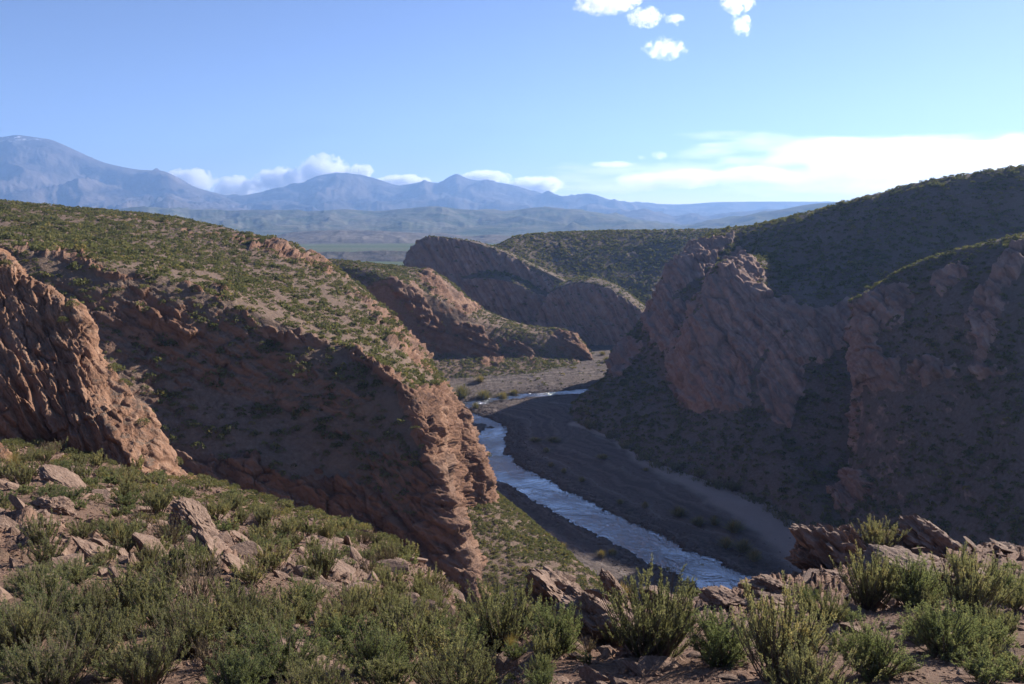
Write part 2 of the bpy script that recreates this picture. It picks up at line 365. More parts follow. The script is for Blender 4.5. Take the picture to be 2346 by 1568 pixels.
# upper bench on the skyline
h0 = R((-300, 500, 150), (0, 500, 160), (230, 505, 170), (430, 530, 178), (480, 545, 180), (560, 575, 172))
h1 = R((-300, 440, 190), (0, 461, 190), (230, 481, 200), (420, 502, 205), (470, 514, 208), (500, 540, 204))
terrain("left_bench", [off(h0, 0, 0, -8), h0, h1, off(h1, 6, 20, -4), off(h1, 15, 70, -35)], ND_LEFT, M_left, hidden=(0, 2, 3), hw=40, scale=1.0, big=0.3, ledge=.4, gully=.3, fine=.6)

# green spur reaching down to the river below the left cliff
s0 = R((1050, 1150, 97), (1030, 1185, 84), (1045, 1260, 75), (1070, 1350, 66), (1080, 1420, 58), (1080, 1600, 40))
s2 = R((1110, 1110, 106), (1200, 1182, 94), (1240, 1218, 87), (1340, 1315, 72), (1420, 1420, 58), (1500, 1580, 46))
s1 = s0 * .5 + s2 * .5 + np.array([0, 0, 0.6])
terrain("river_spur", [off(s0, -6, 0, 2), s0, s1, s2, off(s2, 2.2, 2.4, -3), off(s2, 9, 12, -20)], ND_LEFT, M_left, hidden=(0, 3, 4), hw=60, scale=0.5, big=0.5, ledge=.2, gully=.2, fine=.6)

# second left hill at the river bend
f0 = R((800, 900, 190), (990, 893), (1045, 884), (1150, 880), (1280, 874), (1350, 868), (1398, 862))
f1 = R((800, 800, 200), (920, 805, 210), (1010, 812, 220), (1140, 818, 229), (1260, 818, 236), (1330, 826, 237), (1385, 846, 233))
f2 = R((780, 700, 205), (890, 640, 204), (990, 680, 216), (1110, 742, 231), (1225, 766, 240), (1300, 774, 243), (1360, 833, 238))
f3 = R((700, 590, 222), (800, 598, 226), (985, 621, 230), (1090, 700, 241), (1205, 744, 248), (1308, 761, 248), (1348, 820, 242))
BEND_CLIFFS = [[(880, 630), (950, 648), (1000, 735), (1045, 800), (1000, 800), (940, 715)], [(1030, 735), (1110, 755), (1160, 835), (1110, 840), (1060, 800)], [(1150, 770), (1215, 800), (1235, 840), (1190, 815)],
 [(1255, 755), (1312, 752), (1360, 830), (1320, 835), (1285, 800)], [(945, 630), (985, 620), (1010, 640), (1090, 700), (1110, 720), (1060, 715), (990, 670)]]
terrain("bend_hill", [off(f0, 0, -1, -6), f0, f1, f2, f3, off(f3, 4, 12, -5), off(f3, 10, 40, -30)], ND_LEFT, M_left, hidden=(0, 4, 5), hw=40, scale=1.0, big=0.4, ledge=.7, gully=.15, fine=.7, soft=.1, block=.6, bshape=(3.4, 2.2, 1.2), proud=.1, cliffs=BEND_CLIFFS)

# layered butte in the middle
t = 1.07 * R((925, 612, 290), (940, 575, 287), (980, 543, 286), (1040, 546, 287), (1130, 568, 286), (1200, 600, 284), (1290, 642, 280), (1400, 700, 272), (1460, 740, 268))
bt = 1.07 * R((915, 660, 291), (930, 690, 284), (975, 720, 280), (1050, 757, 277), (1130, 790, 274), (1200, 800, 270), (1290, 810, 266), (1400, 810, 262), (1460, 810, 260))
md = t * .5 + bt * .5 + np.array([0, -1.5, 0])
terrain("layered_butte", [off(bt, 0, -3, -12), bt, md, t, off(t, 3, 10, -1), off(t, 9, 45, -30)], ND_RIGHT, M_right, hidden=(0, 3, 4), hw=40, scale=1.0, big=0.6, ledge=.8, gully=.2, block=.7, fine=.8, thick=3)
t = 1.07 * R((1225, 745, 258), (1240, 712, 256), (1268, 665, 256), (1330, 645, 258), (1400, 662, 256), (1452, 698, 254), (1482, 732, 252), (1500, 770, 250))
bt = 1.07 * R((1220, 800, 252), (1235, 800, 250), (1262, 810, 248), (1330, 815, 247), (1400, 815, 246), (1452, 815, 245), (1490, 815, 245), (1530, 815, 244))
terrain("lower_butte", [off(bt, 0, -3, -12), bt, t * .45 + bt * .55, t, off(t, 2, 8, 1.0), off(t, 9, 34, -6)], ND_RIGHT, M_right, hidden=(0,), hw=40, scale=1.0, big=0.6, ledge=.7, gully=.2, block=.7, fine=.8)
# scrub hill behind it
r0 = 1.07 * R((1060, 640, 280), (1130, 640, 275), (1300, 700, 272), (1480, 740, 270), (1620, 740, 270), (1800, 700, 275))
r1 = 1.07 * R((1060, 600, 295), (1140, 598, 292), (1300, 620, 300), (1470, 625, 300), (1620, 610, 300), (1800, 600, 300))
r2 = 1.07 * R((1060, 590, 305), (1135, 563, 308), (1200, 538, 322), (1400, 529, 338), (1640, 526, 335), (1850, 520, 335))
terrain("scrub_hill", [off(r0, 0, 0, -10), r0, r1, r2, off(r2, 0, 30, -3), off(r2, 0, 130, -40)], ND_RIGHT, M_right, hidden=(0, 3, 4), hw=40, scale=1.0, big=0.5, ledge=.2, gully=.2, fine=.6)

# right canyon wall and hill
q0 = R((1430, 860, 225), (1402, 868, 211), (1348, 905), (1290, 962), (1400, 1035), (1500, 1092), (1650, 1142), (1760, 1192), (1850, 1250), (1930, 1350), (2300, 1420, 80))
q1 = R((1450, 820, 226), (1402, 815, 212), (1425, 838, 204), (1455, 820, 194), (1533, 885, 166), (1560, 930, 153), (1650, 944, 142), (1725, 935, 138), (1800, 990, 129), (1950, 1100, 115), (2300, 1100, 100))
q2 = R((1480, 780, 230), (1440, 772, 216), (1462, 762, 208), (1500, 705, 200), (1548, 790, 172), (1592, 745, 161), (1690, 810, 150), (1755, 795, 146), (1860, 850, 138), (2050, 900, 126), (2300, 900, 115))
q3 = R((1510, 735, 226), (1482, 722, 216), (1503, 688, 209), (1545, 600, 202), (1605, 685, 182), (1648, 602, 170), (1760, 690, 158), (1850, 716, 152), (1955, 735, 148), (2150, 720, 142), (2400, 700, 138))
q4 = R((1550, 655, 228), (1548, 648, 222), (1578, 566, 217), (1622, 546, 213), (1690, 600, 198), (1740, 585, 188), (1850, 610, 178), (1950, 600, 172), (2060, 575, 168), (2200, 560, 165), (2450, 530, 162))
q5 = R((1635, 545, 232), (1640, 534, 228), (1652, 529, 227), (1690, 522, 226), (1745, 512, 222), (1830, 492, 212), (1930, 466, 200), (2030, 438, 195), (2150, 408, 190), (2346, 381, 185), (2750, 340, 178))
for q_ in (q0, q1, q2): q_[0] = q_[1] + np.array([2.5, 5.0, -4.0])
RIGHT_CLIFFS = [[(1648, 598), (1700, 640), (1760, 672), (1850, 706), (1832, 745), (1750, 802), (1724, 860), (1722, 932), (1640, 940), (1560, 932), (1528, 895), (1545, 810), (1592, 738), (1622, 660)],
 [(1540, 572), (1600, 552), (1640, 540), (1680, 535), (1680, 560), (1640, 592), (1585, 640), (1545, 700), (1478, 745), (1474, 712), (1518, 660), (1533, 600)], [(1396, 790), (1440, 770), (1475, 785), (1450, 822), (1412, 868), (1396, 868)],
 [(1760, 800), (1800, 775), (1850, 715), (1900, 720), (1880, 790), (1830, 850), (1845, 905), (1795, 1005), (1775, 970), (1745, 915)], [(1690, 560), (1760, 640), (1720, 650), (1660, 600)], [(1480, 745), (1545, 690), (1600, 690), (1540, 800), (1500, 790)], [(1600, 690), (1625, 600), (1640, 600), (1612, 700)], [(1850, 706), (1960, 690), (1970, 760), (1900, 830), (1850, 800), (1830, 745)]]
terrain("right_hill", [off(q0, 0, -3, -8), q0, q1, q2, q3, q4, q5, off(q5, 12, 18, -9), off(q5, 40, 50, -55)], ND_RIGHT, M_right, hidden=(0, 6, 7), hw=40, scale=1.0, big=0.7, ledge=.4, gully=.15, fine=.55, soft=.10, proud=.45, block=1.0, bshape=(9, 6, 3.0), cliffs=RIGHT_CLIFFS)
# nearer spur of the right wall
n0 = R((1870, 1240, 116), (1850, 1245, 108), (1900, 1290, 102), (2000, 1350, 92), (2150, 1420, 80), (2346, 1450, 70), (2750, 1500, 56))
n1 = R((1950, 1100, 120), (1937, 1100, 112), (1960, 1112, 108), (2050, 1130, 98), (2170, 1150, 90), (2346, 1150, 80), (2750, 1150, 66))
n2 = R((1985, 900, 124), (1968, 900, 116), (1992, 902, 112), (2080, 885, 106), (2200, 872, 100), (2346, 860, 92), (2750, 850, 80))
n3 = R((1975, 760, 126), (1952, 765, 119), (1988, 755, 116), (2080, 735, 112), (2200, 712, 106), (2346, 690, 100), (2750, 650, 90))
n4 = R((1970, 695, 130), (1948, 690, 122), (1982, 668, 121), (2085, 608, 121), (2200, 572, 118), (2346, 535, 114), (2750, 450, 106))
SPUR_CLIFFS = [[(1940, 690), (1985, 660), (2085, 660), (2092, 700), (2062, 735), (2010, 750), (2000, 790), (2085, 835), (2070, 880), (2010, 900), (1985, 880), (1972, 925), (1940, 925)], [(2100, 845), (2150, 820), (2200, 862), (2130, 880)],
 [(1938, 925), (1960, 930), (1962, 990), (1945, 1030)], [(1925, 1075), (1965, 1085), (2000, 1105), (1965, 1150), (1915, 1165)], [(2265, 640), (2300, 590), (2360, 550), (2370, 600), (2305, 670), (2280, 740), (2255, 830), (2300, 868), (2235, 865), (2225, 740)], [(2130, 640), (2200, 600), (2215, 620), (2150, 690)]]
terrain("right_spur", [off(n0, 0, -3, -8), n0, n1, n2, n3, n4, off(n4, 8, 14, -5), off(n4, 30, 34, -34)], ND_RIGHT, M_right, hidden=(0, 5, 6), hw=40, scale=1.0, big=0.7, ledge=.4, gully=.25, fine=.55, soft=.10, proud=.45, block=.9, bshape=(6, 4, 2.2), cliffs=SPUR_CLIFFS)

# river bed and river
chan = R((1460, 884), (1400, 892), (1300, 900), (1200, 908), (1120, 917), (1065, 928), (1045, 942), (1080, 957), (1122, 975), (1130, 1000), (1126, 1030), (1138, 1065), (1200, 1100), (1290, 1150), (1400, 1208), (1515, 1262), (1640, 1326), (1760, 1380), (1900, 1450))
chw = np.array([2.2, 2.2, 2.2, 2.2, 2.0, 2.2, 2.6, 3.0, 3.4, 3.2, 3.0, 3.6, 3.9, 3.9, 3.9, 4.0, 4.0, 4.0, 4.0]) * 0.9
sandl = R((1330, 985), (1420, 1020), (1500, 1078), (1620, 1130), (1720, 1180), (1850, 1255), (1950, 1330))
def dist_poly(x, y, Q, wid=None):
    best = np.full(x.shape, 1e9); bw = np.ones(x.shape)
    for i in range(len(Q) - 1):
        ax, ay = Q[i, :2]; bx, by = Q[i + 1, :2]; l2 = (bx - ax) ** 2 + (by - ay) ** 2
        t = np.clip(((x - ax) * (bx - ax) + (y - ay) * (by - ay)) / l2, 0, 1)
        d = np.hypot(x - ax - t * (bx - ax), y - ay - t * (by - ay))
        w = np.ones(x.shape) if wid is None else wid[i] + t * (wid[i + 1] - wid[i])
        k = d / w < best / bw if wid is not None else d < best
        best = np.where(k, d, best); bw = np.where(k, w, bw)
    return best, bw
xs = np.arange(-50, 75, 0.33); ys = np.concatenate([np.arange(55, 150, 0.33), np.arange(150, 330, 0.5)])
X, Y = np.meshgrid(xs, ys); flat = np.stack([X.ravel(), Y.ravel(), np.zeros(X.size)], 1)
dr, wr_ = dist_poly(X, Y, chan, chw)
wob = (fbm(flat / 5.0, 5, .6) * 2.2).reshape(X.shape)
tt = (dr + wob) / wr_
bar = PZ(1098, 978); barA = np.exp(-(((X - bar[0]) / 3.0) ** 2 + ((Y - bar[1]) / 5.0) ** 2)) * 0.55
ds, _ = dist_poly(X, Y, sandl)
sw = np.interp(Y, [100, 125, 150, 190], [7.0, 5.0, 3.0, 2.2])
sand = smooth(1.0, 0.55, (ds + wob * 0.8) / sw) * smooth(1.4, 1.9, tt)
fine_n = fbm(flat / 0.9, 4, 0.65).reshape(X.shape); mid_n = fbm(flat / 7.0, 3).reshape(X.shape)
bedz = ZR + (-0.42 + 0.6 * smooth(0.55, 1.35, tt)) + 0.5 * smooth(1.5, 4.5, tt) + barA + (fine_n * 0.38) * (1 - 0.85 * sand) + mid_n * 0.35 * smooth(1.0, 2.5, tt)
bedz += smooth(9, 22, dr) * 0.8
bedz += 0.35 * smooth(.1, .5, fbm(flat / np.array([4.0, 9.0, 1.0]) + 8, 3).reshape(X.shape)) * smooth(1.6, .8, tt)     # low bars
Gb = np.stack([X, Y, bedz], -1)
def bed_mat():
    m, nt, out = new_mat("river_gravel"); b = NB(nt); pos = b.pos()
    g = b.noise(pos, 3.0, 6, 0.7); v = b.n("ShaderNodeTexVoronoi"); v.inputs["Scale"].default_value = 2.2; b.l(pos, v.inputs["Vector"])
    gravel = b.ramp(g, [(0.3, (0.10, 0.074, 0.060)), (0.5, (0.135, 0.102, 0.086)), (0.72, (0.19, 0.16, 0.14))])
    gravel = b.mix(b.ramp(b.noise(pos, 0.22, 5), [(0.42, 0.0), (0.6, 0.8)]), gravel, (0.14, 0.105, 0.09))
    fl = b.n("ShaderNodeTexNoise", _noise_dimensions='1D'); fl.inputs["Scale"].default_value = 1.3; fl.inputs["Detail"].default_value = 4
    b.l(b.math('ADD', b.attr("flow"), b.math('MULTIPLY', b.noise(pos, 0.12, 4), 2.2)), fl.inputs["W"])            # flood lines along the channel
    gravel = b.mix(b.ramp(fl.outputs["Fac"], [(0.42, 0.0), (0.60, 0.75)]), gravel, (0.075, 0.058, 0.052)); gravel = b.mix(b.ramp(fl.outputs["Fac"], [(0.30, 0.6), (0.40, 0.0)]), gravel, (0.20, 0.165, 0.145))
    sandc = b.mix(b.noise(pos, 0.4, 4), (0.25, 0.20, 0.17), (0.32, 0.26, 0.222))
    wetc = b.mix(b.attr("wet"), gravel, (0.045, 0.035, 0.03))
    col = b.mix(b.attr("sand"), wetc, sandc)
    h = b.math('ADD', b.math('MULTIPLY', v.outputs["Distance"], 0.5), g)
    bs = b.n("ShaderNodeBsdfPrincipled"); bs.inputs["Roughness"].default_value = 0.9; bs.inputs["Specular IOR Level"].default_value = 0.15
    b.l(col, bs.inputs["Base Color"]); b.l(b.bump(h, 0.22, 0.8), bs.inputs["Normal"]); b.l(bs.outputs[0], out.inputs["Surface"]); return m
wet = smooth(0.22, 0.0, bedz - ZR)
me = make_mesh("riverbed", Gb.reshape(-1, 3), grid_faces(*Gb.shape[:2]), {"sand": sand.ravel(), "wet": wet.ravel(), "flow": tt.ravel() * 1.2}, [bed_mat()])
link("riverbed", me, kind="structure")
def water_mat():
    m, nt, out = new_mat("river_water"); b = NB(nt); pos = b.pos()
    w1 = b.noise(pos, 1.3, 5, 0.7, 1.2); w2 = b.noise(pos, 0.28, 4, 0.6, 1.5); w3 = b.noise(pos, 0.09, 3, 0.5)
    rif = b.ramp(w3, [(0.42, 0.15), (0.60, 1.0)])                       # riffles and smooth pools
    h = b.math('ADD', b.math('MULTIPLY', b.math('MULTIPLY', w1, 0.8), rif), w2)
    gl = b.n("ShaderNodeBsdfGlossy"); gl.inputs["Roughness"].default_value = 0.10; gl.inputs["Color"].default_value = (1, 1, 1, 1)
    df = b.n("ShaderNodeBsdfDiffuse"); b.l(b.mix(b.ramp(b.math('MULTIPLY', w1, rif), [(0.50, 0.0), (0.62, 0.8)]), (0.06, 0.052, 0.045), (0.55, 0.58, 0.6)), df.inputs["Color"])  # whitish foam on the riffles, also painting pale sky glints into the colour
    nrm = b.bump(h, 0.9, 0.8); b.l(nrm, gl.inputs["Normal"])
    fr = b.n("ShaderNodeFresnel"); fr.inputs["IOR"].default_value = 2.3; b.l(nrm, fr.inputs["Normal"])
    mx = b.n("ShaderNodeMixShader"); b.l(b.math('ADD', fr.outputs[0], 0.42, True), mx.inputs[0]); b.l(df.outputs[0], mx.inputs[1]); b.l(gl.outputs[0], mx.inputs[2]); b.l(mx.outputs[0], out.inputs["Surface"]); return m
# water ribbon, wider than the channel: the bed cuts its shoreline
T = np.gradient(chan[:, :2], axis=0); T /= np.linalg.norm(T, axis=1, keepdims=True); Nn = np.stack([-T[:, 1], T[:, 0]], 1)
kk = np.linspace(0, len(chan) - 1, 160)
cx_ = pchip(np.arange(len(chan)), chan[:, :2], kk); nn_ = pchip(np.arange(len(chan)), Nn, kk); ww_ = pchip(np.arange(len(chan)), chw[:, None], kk) * 1.9
offs = np.linspace(-1, 1, 9)
Gw = np.concatenate([cx_[:, None, :] + nn_[:, None, :] * (ww_[:, None, :] * offs[None, :, None]), np.full((160, 9, 1), ZR)], -1)
xa, xb, ya, yb = -60, 80, 50, 335
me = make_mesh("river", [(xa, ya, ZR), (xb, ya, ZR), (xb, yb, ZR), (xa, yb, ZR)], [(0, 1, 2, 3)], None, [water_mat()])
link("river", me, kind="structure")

# plain to the horizon
def plain_mat():
    m, nt, out = new_mat("plain_scrub"); b = NB(nt); pos = b.pos()
    mp = b.n("ShaderNodeMapping"); mp.inputs["Scale"].default_value = (0.25, 1, 1); b.l(pos, mp.inputs["Vector"])
    n1 = b.noise(mp.outputs[0], 0.012, 6, 0.65); n2 = b.noise(pos, 0.15, 5, 0.7)
    c = b.ramp(n1, [(0.38, (0.10, 0.125, 0.065)), (0.52, (0.135, 0.155, 0.085)), (0.68, (0.16, 0.15, 0.11))])
    c = b.mix(b.ramp(n2, [(0.4, 0.0), (0.6, 0.5)]), c, (0.075, 0.085, 0.04))
    bs = b.n("ShaderNodeBsdfDiffuse"); b.l(c, bs.inputs["Color"]); b.l(b.bump(n2, 1.0, 0.6), bs.inputs["Normal"]); b.l(bs.outputs[0], out.inputs["Surface"]); return m
M_plain = plain_mat()
pv = np.concatenate([np.linspace(-40, 1000, 40), np.geomspace(1030, 6300, 60)]); ph = np.linspace(-7200, 7200, 120)
PX, PY = np.meshgrid(ph, pv); f3 = np.stack([PX.ravel() / 400, PY.ravel() / 400, 0 * PX.ravel()], 1)
PZz = -47.5 + np.minimum(0, fbm(f3, 3).reshape(PX.shape) * 6) * smooth(400, 900, PY)
me = make_mesh("plain", np.stack([PX, PY, PZz], -1).reshape(-1, 3), grid_faces(*PX.shape), None, [M_plain]); link("plain", me, kind="structure")

def far_mat(name, lo, hi, snow=None, s=1.0):
    m, nt, out = new_mat(name); b = NB(nt); pos = b.pos()
    n = b.noise(pos, 0.006 / s, 7, 0.62); c = b.mix(b.ramp(n, [(0.36, 0.0), (0.62, 1.0)]), lo, hi)
    if snow:
        sx = b.n("ShaderNodeSeparateXYZ"); b.l(pos, sx.inputs[0])
        k = b.math('MULTIPLY', b.ramp(b.math('MULTIPLY', b.math('SUBTRACT', sx.outputs["Z"], snow), 0.006), [(0.0, 0.0), (0.35, 1.0)]),
                   b.ramp(b.noise(pos, 0.022, 5, 0.6), [(0.56, 0.0), (0.62, 0.9)]))
        c = b.mix(k, c, (0.7, 0.72, 0.75))
    bs = b.n("ShaderNodeBsdfDiffuse"); b.l(c, bs.inputs["Color"]); b.l(b.bump(n, 40 * s, 0.7), bs.inputs["Normal"]); b.l(bs.outputs[0], out.inputs["Surface"]); return m
def far_range(name, sky, d, foot_d, mat, amp, sc, label, foot_z=-48, prof=(0.16, 0.5), back=330, step=3.0, jag=0.02):
    crest = R(*[(u, v, d) for u, v in sky])
    fr = foot_d / d
    foot = np.stack([crest[:, 0] * fr, crest[:, 1] * fr, np.full(len(crest), foot_z)], 1)
    def at(t, h): 
        r = foot + (crest - foot) * t; r[:, 2] = foot_z + (crest[:, 2] - foot_z) * h; return r
    rows = [off(foot, 0, -50, -20), foot, at(0.4, prof[0]), at(0.74, prof[1]), crest, off(crest, 0, back, -60), off(crest, 0, back * 2.5, -500)]
    G = loft(rows, step, (0, 4, 5), hw=30)
    p = G.reshape(-1, 3); hgt = np.clip((p[:, 2] - foot_z) / np.maximum(1, (crest[:, 2].max() - foot_z)), 0, 1)
    cz = np.interp(p[:, 0] / np.maximum(p[:, 1], 1), crest[:, 0] / crest[:, 1], (crest[:, 2] - foot_z) / crest[:, 1]) * p[:, 1]
    rel = np.clip((p[:, 2] - foot_z) / np.maximum(cz, 1), 0, 1)
    w = smooth(0.0, 0.2, rel) * (jag + (1 - jag) * smooth(1.0, 0.8, rel))
    q = p / sc; q = q + 0.5 * np.stack([fbm(q, 2), fbm(q + 31, 2), 0 * q[:, 0]], 1)
    p = p.copy(); p[:, 2] += w * amp * (fbm(q * np.array([1, 0.55, 0.6]), 6, 0.5, True) - 0.35)
    me = make_mesh(name, p, grid_faces(*G.shape[:2]), None, [mat]); return link(name, me, kind="structure", label=label)
M_mt = far_mat("far_mountain", (0.075, 0.065, 0.06), (0.15, 0.122, 0.11), snow=400)
M_mt2 = far_mat("far_range_rock", (0.072, 0.066, 0.062), (0.14, 0.116, 0.104))
M_lo = far_mat("low_hill_scrub", (0.08, 0.095, 0.06), (0.16, 0.145, 0.105), s=0.5)
far_range("mountain", [(-420, 380), (-260, 335), (-100, 315), (0, 314), (40, 309), (72, 313), (108, 318), (150, 335), (200, 358), (260, 378), (330, 390), (368, 391), (388, 398), (412, 420), (450, 430), (490, 442), (530, 458), (620, 476), (760, 492)],
          4900, 3000, M_mt, 135, 560, "broad blue volcano with a trace of snow, rising behind the left hill")
far_range("mountain", [(400, 470), (480, 455), (530, 453), (600, 447), (640, 433), (690, 420), (730, 402), (775, 396), (822, 400), (870, 412), (915, 424), (945, 420), (975, 415), (1003, 419), (1030, 404), (1046, 398), (1062, 405), (1085, 412), (1120, 415), (1180, 425), (1240, 444), (1290, 452), (1330, 451), (1375, 461), (1394, 467), (1450, 467), (1520, 480)],
          5300, 3300, M_mt2, 110, 480, "blue double peaked range, one summit broad and one pointed")
far_range("plateau", [(1300, 480), (1390, 469), (1460, 467), (1560, 468), (1650, 463), (1800, 462), (1950, 463), (2100, 462), (2400, 466), (2900, 470)], 5500, 4200, M_mt2, 60, 400, "flat topped blue plateau on the horizon", prof=(0.2, 0.5))
far_range("hills", [(1330, 505), (1400, 497), (1450, 484), (1478, 478), (1510, 490), (1545, 501), (1586, 488), (1625, 499), (1690, 488), (1760, 480), (1900, 490), (2100, 500)], 3900, 3200, M_mt2, 40, 300, None, prof=(0.3, 0.65))
far_range("hills", [(-400, 470), (0, 476), (240, 480), (330, 474), (420, 480), (560, 483), (700, 484), (800, 480), (860, 482), (940, 476), (1000, 472), (1060, 479), (1150, 483), (1240, 474), (1330, 482), (1400, 493), (1500, 508), (1590, 522), (1700, 532)],
          2700, 1900, M_lo, 34, 260, None, prof=(0.22, 0.6), back=500)
far_range("hills", [(1480, 535), (1560, 522), (1650, 506), (1720, 494), (1790, 480), (1870, 466), (1950, 461), (2100, 452), (2400, 445), (2900, 440)], 2300, 1700, M_lo, 24, 220, None, prof=(0.25, 0.6), back=500)
far_range("mesa", [(560, 552), (620, 543), (670, 533), (740, 528), (860, 529), (930, 533), (1010, 535), (1080, 541), (1130, 538), (1200, 541), (1260, 540), (1330, 545), (1420, 552)], 1500, 1330, far_mat("mesa_rock", (0.12, 0.105, 0.085), (0.20, 0.17, 0.145), s=0.1), 6, 60, None, prof=(0.4, 0.6), back=300, jag=0.3)
far_range("mesa", [(600, 592), (680, 584), (720, 577), (790, 577), (880, 574), (940, 576), (1020, 578), (1100, 584), (1200, 592)], 880, 830, far_mat("scarp_rock", (0.10, 0.09, 0.072), (0.155, 0.13, 0.11), s=0.1), 3, 30, None, prof=(0.45, 0.65), back=120, jag=0.3)

# air
def haze():
    m, nt, out = new_mat("air"); b = NB(nt); v = b.n("ShaderNodeVolumePrincipled")
    v.inputs["Color"].default_value = (0.31, 0.535, 0.97, 1); v.inputs["Density"].default_value = HAZE_D; v.inputs["Anisotropy"].default_value = 0.25
    b.l(v.outputs[0], out.inputs["Volume"])
    x0, x1, y0, y1, z0, z1 = -7500, 7500, -300, 6400, -600, 560
    V = [(x0, y0, z0), (x1, y0, z0), (x1, y1, z0), (x0, y1, z0), (x0, y0, z1), (x1, y0, z1), (x1, y1, z1), (x0, y1, z1)]
    link("haze", make_mesh("haze", V, [(0, 3, 2, 1), (4, 5, 6, 7), (0, 1, 5, 4), (1, 2, 6, 5), (2, 3, 7, 6), (3, 0, 4, 7)], None, [m], smooth_shade=False), kind="stuff")
HAZE_D = 1.65e-4
haze()

# ------------------------------------------------------------------ plants
def leaf_mat(name, lo, hi, trans=0.48):
    m, nt, out = new_mat(name); b = NB(nt)
    oi = b.n("ShaderNodeObjectInfo")
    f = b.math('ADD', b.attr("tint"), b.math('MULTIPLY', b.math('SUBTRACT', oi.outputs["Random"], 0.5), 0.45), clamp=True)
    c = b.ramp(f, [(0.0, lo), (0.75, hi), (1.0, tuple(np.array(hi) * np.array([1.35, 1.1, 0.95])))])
    d = b.n("ShaderNodeBsdfDiffuse"); t = b.n("ShaderNodeBsdfTranslucent"); mx = b.n("ShaderNodeMixShader"); mx.inputs[0].default_value = trans
    b.l(c, d.inputs["Color"]); b.l(b.mix(1.0, c, (1.25, 1.3, 0.8), 'MULTIPLY'), t.inputs["Color"])
    b.l(d.outputs[0], mx.inputs[1]); b.l(t.outputs[0], mx.inputs[2]); b.l(mx.outputs[0], out.inputs["Surface"]); return m
M_leafy = leaf_mat("leaf_green", (0.085, 0.106, 0.054), (0.215, 0.225, 0.128))
M_broom = leaf_mat("broom_green", (0.110, 0.112, 0.064), (0.248, 0.235, 0.145))
M_scrub = leaf_mat("scrub_green", (0.062, 0.068, 0.036), (0.165, 0.160, 0.080), 0.35)
M_straw = leaf_mat("straw", (0.16, 0.125, 0.05), (0.36, 0.27, 0.12), 0.35)
M_pampa = leaf_mat("pampa_grass", (0.10, 0.10, 0.04), (0.27, 0.22, 0.10), 0.35)
M_dry = leaf_mat("dry_twigs", (0.11, 0.085, 0.06), (0.27, 0.22, 0.15), 0.25)
def stem_mat():
    m, nt, out = new_mat("twig_bark"); b = NB(nt)
    c = b.mix(b.noise(b.pos(), 14.0, 3), (0.07, 0.052, 0.04), (0.20, 0.155, 0.12))
    d = b.n("ShaderNodeBsdfDiffuse"); b.l(c, d.inputs["Color"]); b.l(d.outputs[0], out.inputs["Surface"]); return m
M_stem = stem_mat()

def tubes(Pts, r0, r1):
    """Pts n x k x 3 -> three sided tubes"""
    n, k, _ = Pts.shape
    t = unit(np.gradient(Pts, axis=1)); a = unit(np.cross(t, np.array([0.31, 0.87, 0.38]))); b_ = np.cross(t, a)
    rr = np.linspace(1, 0, k)[None, :, None] * (np.asarray(r0).reshape(-1, 1, 1) - r1) + r1
    ang = np.arange(3) * 2.0944
    V = Pts[:, :, None, :] + rr[..., None] * (a[:, :, None, :] * np.cos(ang)[:, None] + b_[:, :, None, :] * np.sin(ang)[:, None])
    idx = np.arange(n * k * 3).reshape(n, k, 3)
    F = np.stack([idx[:, :-1], np.roll(idx[:, :-1], -1, 2), np.roll(idx[:, 1:], -1, 2), idx[:, 1:]], -1).reshape(-1, 4)
    return V.reshape(-1, 3), F
def leaf_quads(c, d, w, L, rng):
    """diamond leaves at c pointing along d"""
    s = unit(np.cross(d, unit(rng.normal(size=c.shape)))); L = np.asarray(L).reshape(-1, 1); w = np.asarray(w).reshape(-1, 1)
    V = np.stack([c, c + d * L * .45 + s * w * .5, c + d * L, c + d * L * .45 - s * w * .5], 1)
    n = len(c); return V.reshape(-1, 3), np.arange(n * 4).reshape(n, 4)
def stem_curves(rng, n, spread, h, lift, k=5, base=0.05):
    az = rng.uniform(0, 2 * np.pi, n); th = spread * np.sqrt(rng.uniform(0.0, 1, n))
    dirv = np.stack([np.sin(th) * np.cos(az), np.sin(th) * np.sin(az), np.cos(th)], 1)
    L = h * rng.uniform(0.65, 1.05, n) * (1 - 0.15 * (th / spread) ** 2)
    t = np.linspace(0, 1, k)[None, :, None]
    b0 = np.stack([rng.normal(0, base, n), rng.normal(0, base, n), np.full(n, -0.04)], 1)[:, None, :]
    Pn = b0 + dirv[:, None, :] * L[:, None, None] * t
    Pn[..., 2] += lift * (t[..., 0] ** 2) * L[:, None] * (th / spread)[:, None]
    Pn += np.cumsum(rng.normal(0, 0.012, Pn.shape), axis=1) * t
    return Pn
def at_t(Pn, i, t):
    k = Pn.shape[1] - 1; x = np.clip(t, 0, .999) * k; j = x.astype(int); f = (x - j)[:, None]
    return Pn[i, j] * (1 - f) + Pn[i, j + 1] * f, unit(Pn[i, j + 1] - Pn[i, j])
